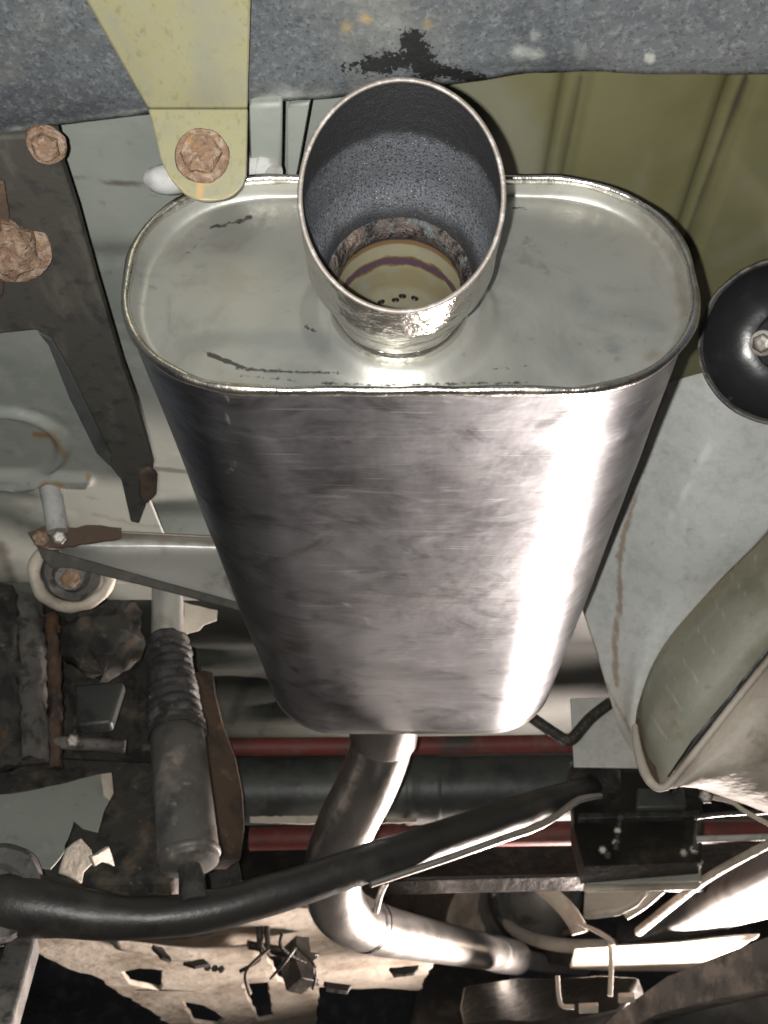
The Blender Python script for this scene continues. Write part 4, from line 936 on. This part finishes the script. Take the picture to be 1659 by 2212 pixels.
sheet('pan_cover', [
    [gz(1240, 2050, .185), gz(1330, 2044, .185), gz(1440, 2038, .185), gz(1560, 2026, .185), gz(1640, 2018, .185)],
    [gz(1236, 2070, .172), gz(1330, 2064, .172), gz(1430, 2060, .172), gz(1545, 2050, .172), gz(1610, 2040, .172)],
    [gz(1232, 2086, .165), gz(1330, 2084, .165), gz(1420, 2082, .165), gz(1520, 2076, .165), gz(1560, 2070, .165)],
    [gz(1230, 2094, .168), gz(1330, 2098, .168), gz(1420, 2098, .168), gz(1500, 2098, .168), gz(1530, 2096, .168)]], .003, M['beige'], None, n=8)
tag(bpy.data.objects['pan_cover'], 'pale beige pan cover glaring in the work lamp light', 'cover')
# sill at the lower right
plate('sill_beam', [(1330, 2190), (1440, 2110), (1540, 2070), (1720, 2000), (1720, 2125), (1560, 2155), (1420, 2190), (1340, 2232), (1290, 2232)], [(1330, 2190, 1.75), (1720, 2000, 1.35), (1560, 2155, 1.50)], .04, M['shock'], bevel=.008)
tag(bpy.data.objects['sill_beam'], 'dusty grey sill beam under the lit pan cover', 'beam')
plate('sill_skirt', [(1300, 2215), (1430, 2165), (1560, 2130), (1720, 2095), (1720, 2260), (1300, 2260)], [(1300, 2215, 1.80), (1720, 2095, 1.50), (1600, 2240, 1.55)], .03, M['axle'], bevel=.006)
tag(bpy.data.objects['sill_skirt'], 'dark grey skirt below the dusty sill beam', 'skirt')
# rods and cables, right
for nm, pts, mt, lab in (
    ('white_rod', [(1505, 1813, 1.28, .0042), (1600, 1810, 1.26, .0042), (1720, 1806, 1.24, .0042)], 'whitish', 'straight white rod right of the greasy axle mount'),
    ('thin_cable', [(1536, 1722, 1.2, .003), (1580, 1732, 1.2, .003), (1612, 1754, 1.19, .003), (1700, 1800, 1.17, .003)], 'beige', 'thin pale cable sagging under the fuel tank'),
    ('thin_rod', [(1500, 1766, 1.3, .003), (1570, 1758, 1.29, .003), (1700, 1752, 1.27, .003)], 'rod', 'thin dark rod between the axle mount and the fuel tank'),
    ('dip_rod', [(1318, 2040, 1.72, .004), (1320, 2090, 1.72, .004), (1318, 2152, 1.72, .004)], 'beige', 'upright thin rod below the oil pan rim'),
    ('hook_wire', [(1204, 2108, 1.72, .0035), (1207, 2150, 1.72, .0035), (1214, 2172, 1.72, .0035), (1240, 2175, 1.72, .0035)], 'beige', 'hooked wire bent at its foot beside the upright rod'),
    ('hanger_wire', [(1250, 1994, 1.7, .003), (1290, 2012, 1.70, .004), (1318, 2030, 1.70, .004), (1324, 2042, 1.70, .004)], 'beige', 'short pale wire reaching to the oil pan rim'),
    ('upper_cable', [(812, 1968, 1.30, .004), (822, 1930, 1.26, .004), (834, 1905, 1.22, .004)], 'steel', 'short bright wire by the inlet pipe elbow')):
    tag(tube(nm, pts, M[mt], seg=12), lab, 'rod' if 'rod' in nm else 'wire')
stud_o = bolt('bright_nut', PY(1525, 1720, 1.2), CAM - PY(1525, 1720, 1.2), .009, .008, M['steel'], None, washer=False, shank=.01, label='bright nut at the start of the thin pale cable', cat='nut')
for i, (u0, u1, v, lab) in enumerate(((1250, 1292, 2170, 'pale metal clip on the dark crossbar beside the hooked wire'), (1335, 1372, 2148, 'pale metal clip at the foot of the upright rod'))):
    o = plate('metal_clip', [(u0, v - 3), (u1, v - 5), (u1, v + 4), (u0, v + 5)], [(u0, v, 1.70), (u1, v, 1.70), (u0, v + 5, 1.69)], .01, M['beige']); tag(o, lab, 'clip')
plate('front_crossbar', [(1000, 2130), (1120, 2110), (1300, 2105), (1380, 2110), (1340, 2180), (1230, 2205), (1000, 2215)], [(1000, 2130, 2.2), (1380, 2110, 2.0), (1200, 2200, 2.0)], .06, M['grease'], bevel=.01, rough=.02)
tag(bpy.data.objects['front_crossbar'], 'black greasy crossbar at the far front below the thin pipe', 'crossbar')
plate('dark_gearbox', [(905, 2096), (925, 2075), (1100, 2084), (1110, 2140), (1080, 2232), (880, 2232), (890, 2150)], [(905, 2096, 2.6), (1100, 2084, 2.6), (980, 2220, 2.5)], .2, M['grease'], bevel=.02)
tag(bpy.data.objects['dark_gearbox'], 'dark rounded gearbox block under the bright pipe', 'gearbox')
# beige splash shield, lower left, with openings and torn edges
ss = thing('splash_shield', 'torn dusty beige splash shield with dark openings at the far front', 'splash shield', PY(500, 2190, 2.2))
plate('shield_panel', [(60, 1980), (300, 1990), (560, 1960), (700, 1965), (830, 2030), (955, 2052), (935, 2085), (905, 2140), (830, 2134), (760, 2136), (690, 2132), (680, 2232), (560, 2232), (420, 2228), (365, 2212), (300, 2168), (255, 2145), (212, 2112), (150, 2094), (100, 2070), (60, 2046)], [(60, 1980, 1.7), (955, 2052, 2.2), (420, 2228, 2.7)], .010, M['beige'], ss, rough=.008,
   holes=[[(262, 2100), (300, 2092), (352, 2096), (344, 2140), (318, 2134), (280, 2126)], [(524, 2126), (578, 2122), (584, 2160), (592, 2200), (560, 2206), (536, 2160)], [(395, 2164), (440, 2172), (486, 2200), (470, 2216), (420, 2210)], [(578, 2066), (650, 2060), (676, 2092), (690, 2128), (640, 2140), (600, 2118)], [(396, 2076), (440, 2070), (450, 2080), (420, 2084)]])
sheet('shield_step', [[(240, 2030, 1.80), (420, 2050, 1.88), (560, 2040, 1.92)], [(250, 2050, 1.84), (420, 2074, 1.94), (560, 2068, 1.98)], [(280, 2056, 1.92), (420, 2082, 2.02), (560, 2078, 2.06)]], .003, M['beige'], ss, n=6)
for (u, v) in ((448, 2090), (464, 2092), (478, 2094)): stud('rivet', u, v, 1.97, .007, M['rod'], ss)
for pts in ([(560, 1985, 1.9, .006), (562, 2040, 1.9, .006), (566, 2052, 1.9, .006)], [(576, 1985, 1.9, .005), (578, 2040, 1.9, .005), (580, 2050, 1.9, .005)]):
    tube('shield_stay', pts, M['rod'], ss, seg=10)
plate('stay_bracket', [(534, 2030), (640, 2048), (690, 2060), (640, 2062), (540, 2040)], [(534, 2030, 1.92), (690, 2060, 1.95), (600, 2060, 1.9)], .01, M['grease'], ss, rough=.004)
plate('latch_block', [(640, 2020), (668, 2024), (672, 2060), (688, 2066), (676, 2076), (684, 2120), (650, 2110), (640, 2070)], [(640, 2020, 1.93), (688, 2066, 1.95), (650, 2110, 1.88)], .04, M['grease'], ss, rough=.004)
wt = thing('wiring_tangle', 'few short dark wires hanging before the torn splash shield', 'wires', PY(630, 2100, 1.8))
rw = random.Random(5)
for q in range(6):
    u0 = 560 + rw.random() * 120; v0 = 2010 + rw.random() * 40; u1 = u0 + rw.uniform(-70, 70); v1 = v0 + rw.uniform(40, 100); yy = rw.uniform(1.62, 1.78)
    tube('wire', [(u0, v0, yy, .003), ((u0 + u1) / 2 + rw.uniform(-30, 30), (v0 + v1) / 2, yy, rw.uniform(.002, .0038)), (u1, v1, yy + .03, rw.uniform(.0018, .0036))], M[rw.choice(['grease', 'rod', 'rustbrown', 'dark'])], wt, seg=10)
for q, pts in enumerate(([(395, 2078), (440, 2070), (452, 2080), (420, 2086)], [(330, 2040), (352, 2046), (372, 2074), (350, 2066)], [(700, 2120), (760, 2128), (752, 2140), (706, 2134)], [(840, 2090), (905, 2084), (896, 2100), (850, 2104)])):
    tag(plate('dirt_flap', pts, [(pts[0][0], pts[0][1], 1.80), (pts[1][0], pts[1][1], 1.82), (pts[2][0], pts[2][1], 1.79)], .006, M['dark'], rough=.004), ['small dark flap near the middle of the splash shield', 'narrow dark flap at the upper left of the splash shield', 'dark flap under the splash shield beside the gearbox block', 'dark flap on the splash shield below the bright pipe'][q], 'flap')
bk = sheet('engine_bay_backing', [[(-200, 1640, 3.0), (600, 1640, 3.2), (1900, 1640, 3.0)], [(-200, 1900, 3.2), (600, 1900, 3.4), (1900, 1900, 3.2)], [(-200, 2060, 3.3), (600, 2060, 3.5), (1900, 2060, 3.3)], [(-200, 2230, 3.2), (600, 2230, 3.4), (1900, 2230, 3.2)]], .01, M['grease'], fn=lambda p: p + Vector((0, .05 * noise.noise(p * 4), 0)))  # black sheet added where the gaps show only darkness
tag(bk, 'black backing sheet standing in for the dark at the far front', 'wall')
ls = plate('grey_strut', [(18, 2004), (80, 2000), (58, 2080), (14, 2232), (-60, 2232), (-20, 2120)], [(18, 2004, 1.0), (80, 2000, 1.0), (0, 2220, .92)], .03, M['dusty'], bevel=.006)
tag(ls, 'dusty grey strut below the end of the curved bar', 'strut')
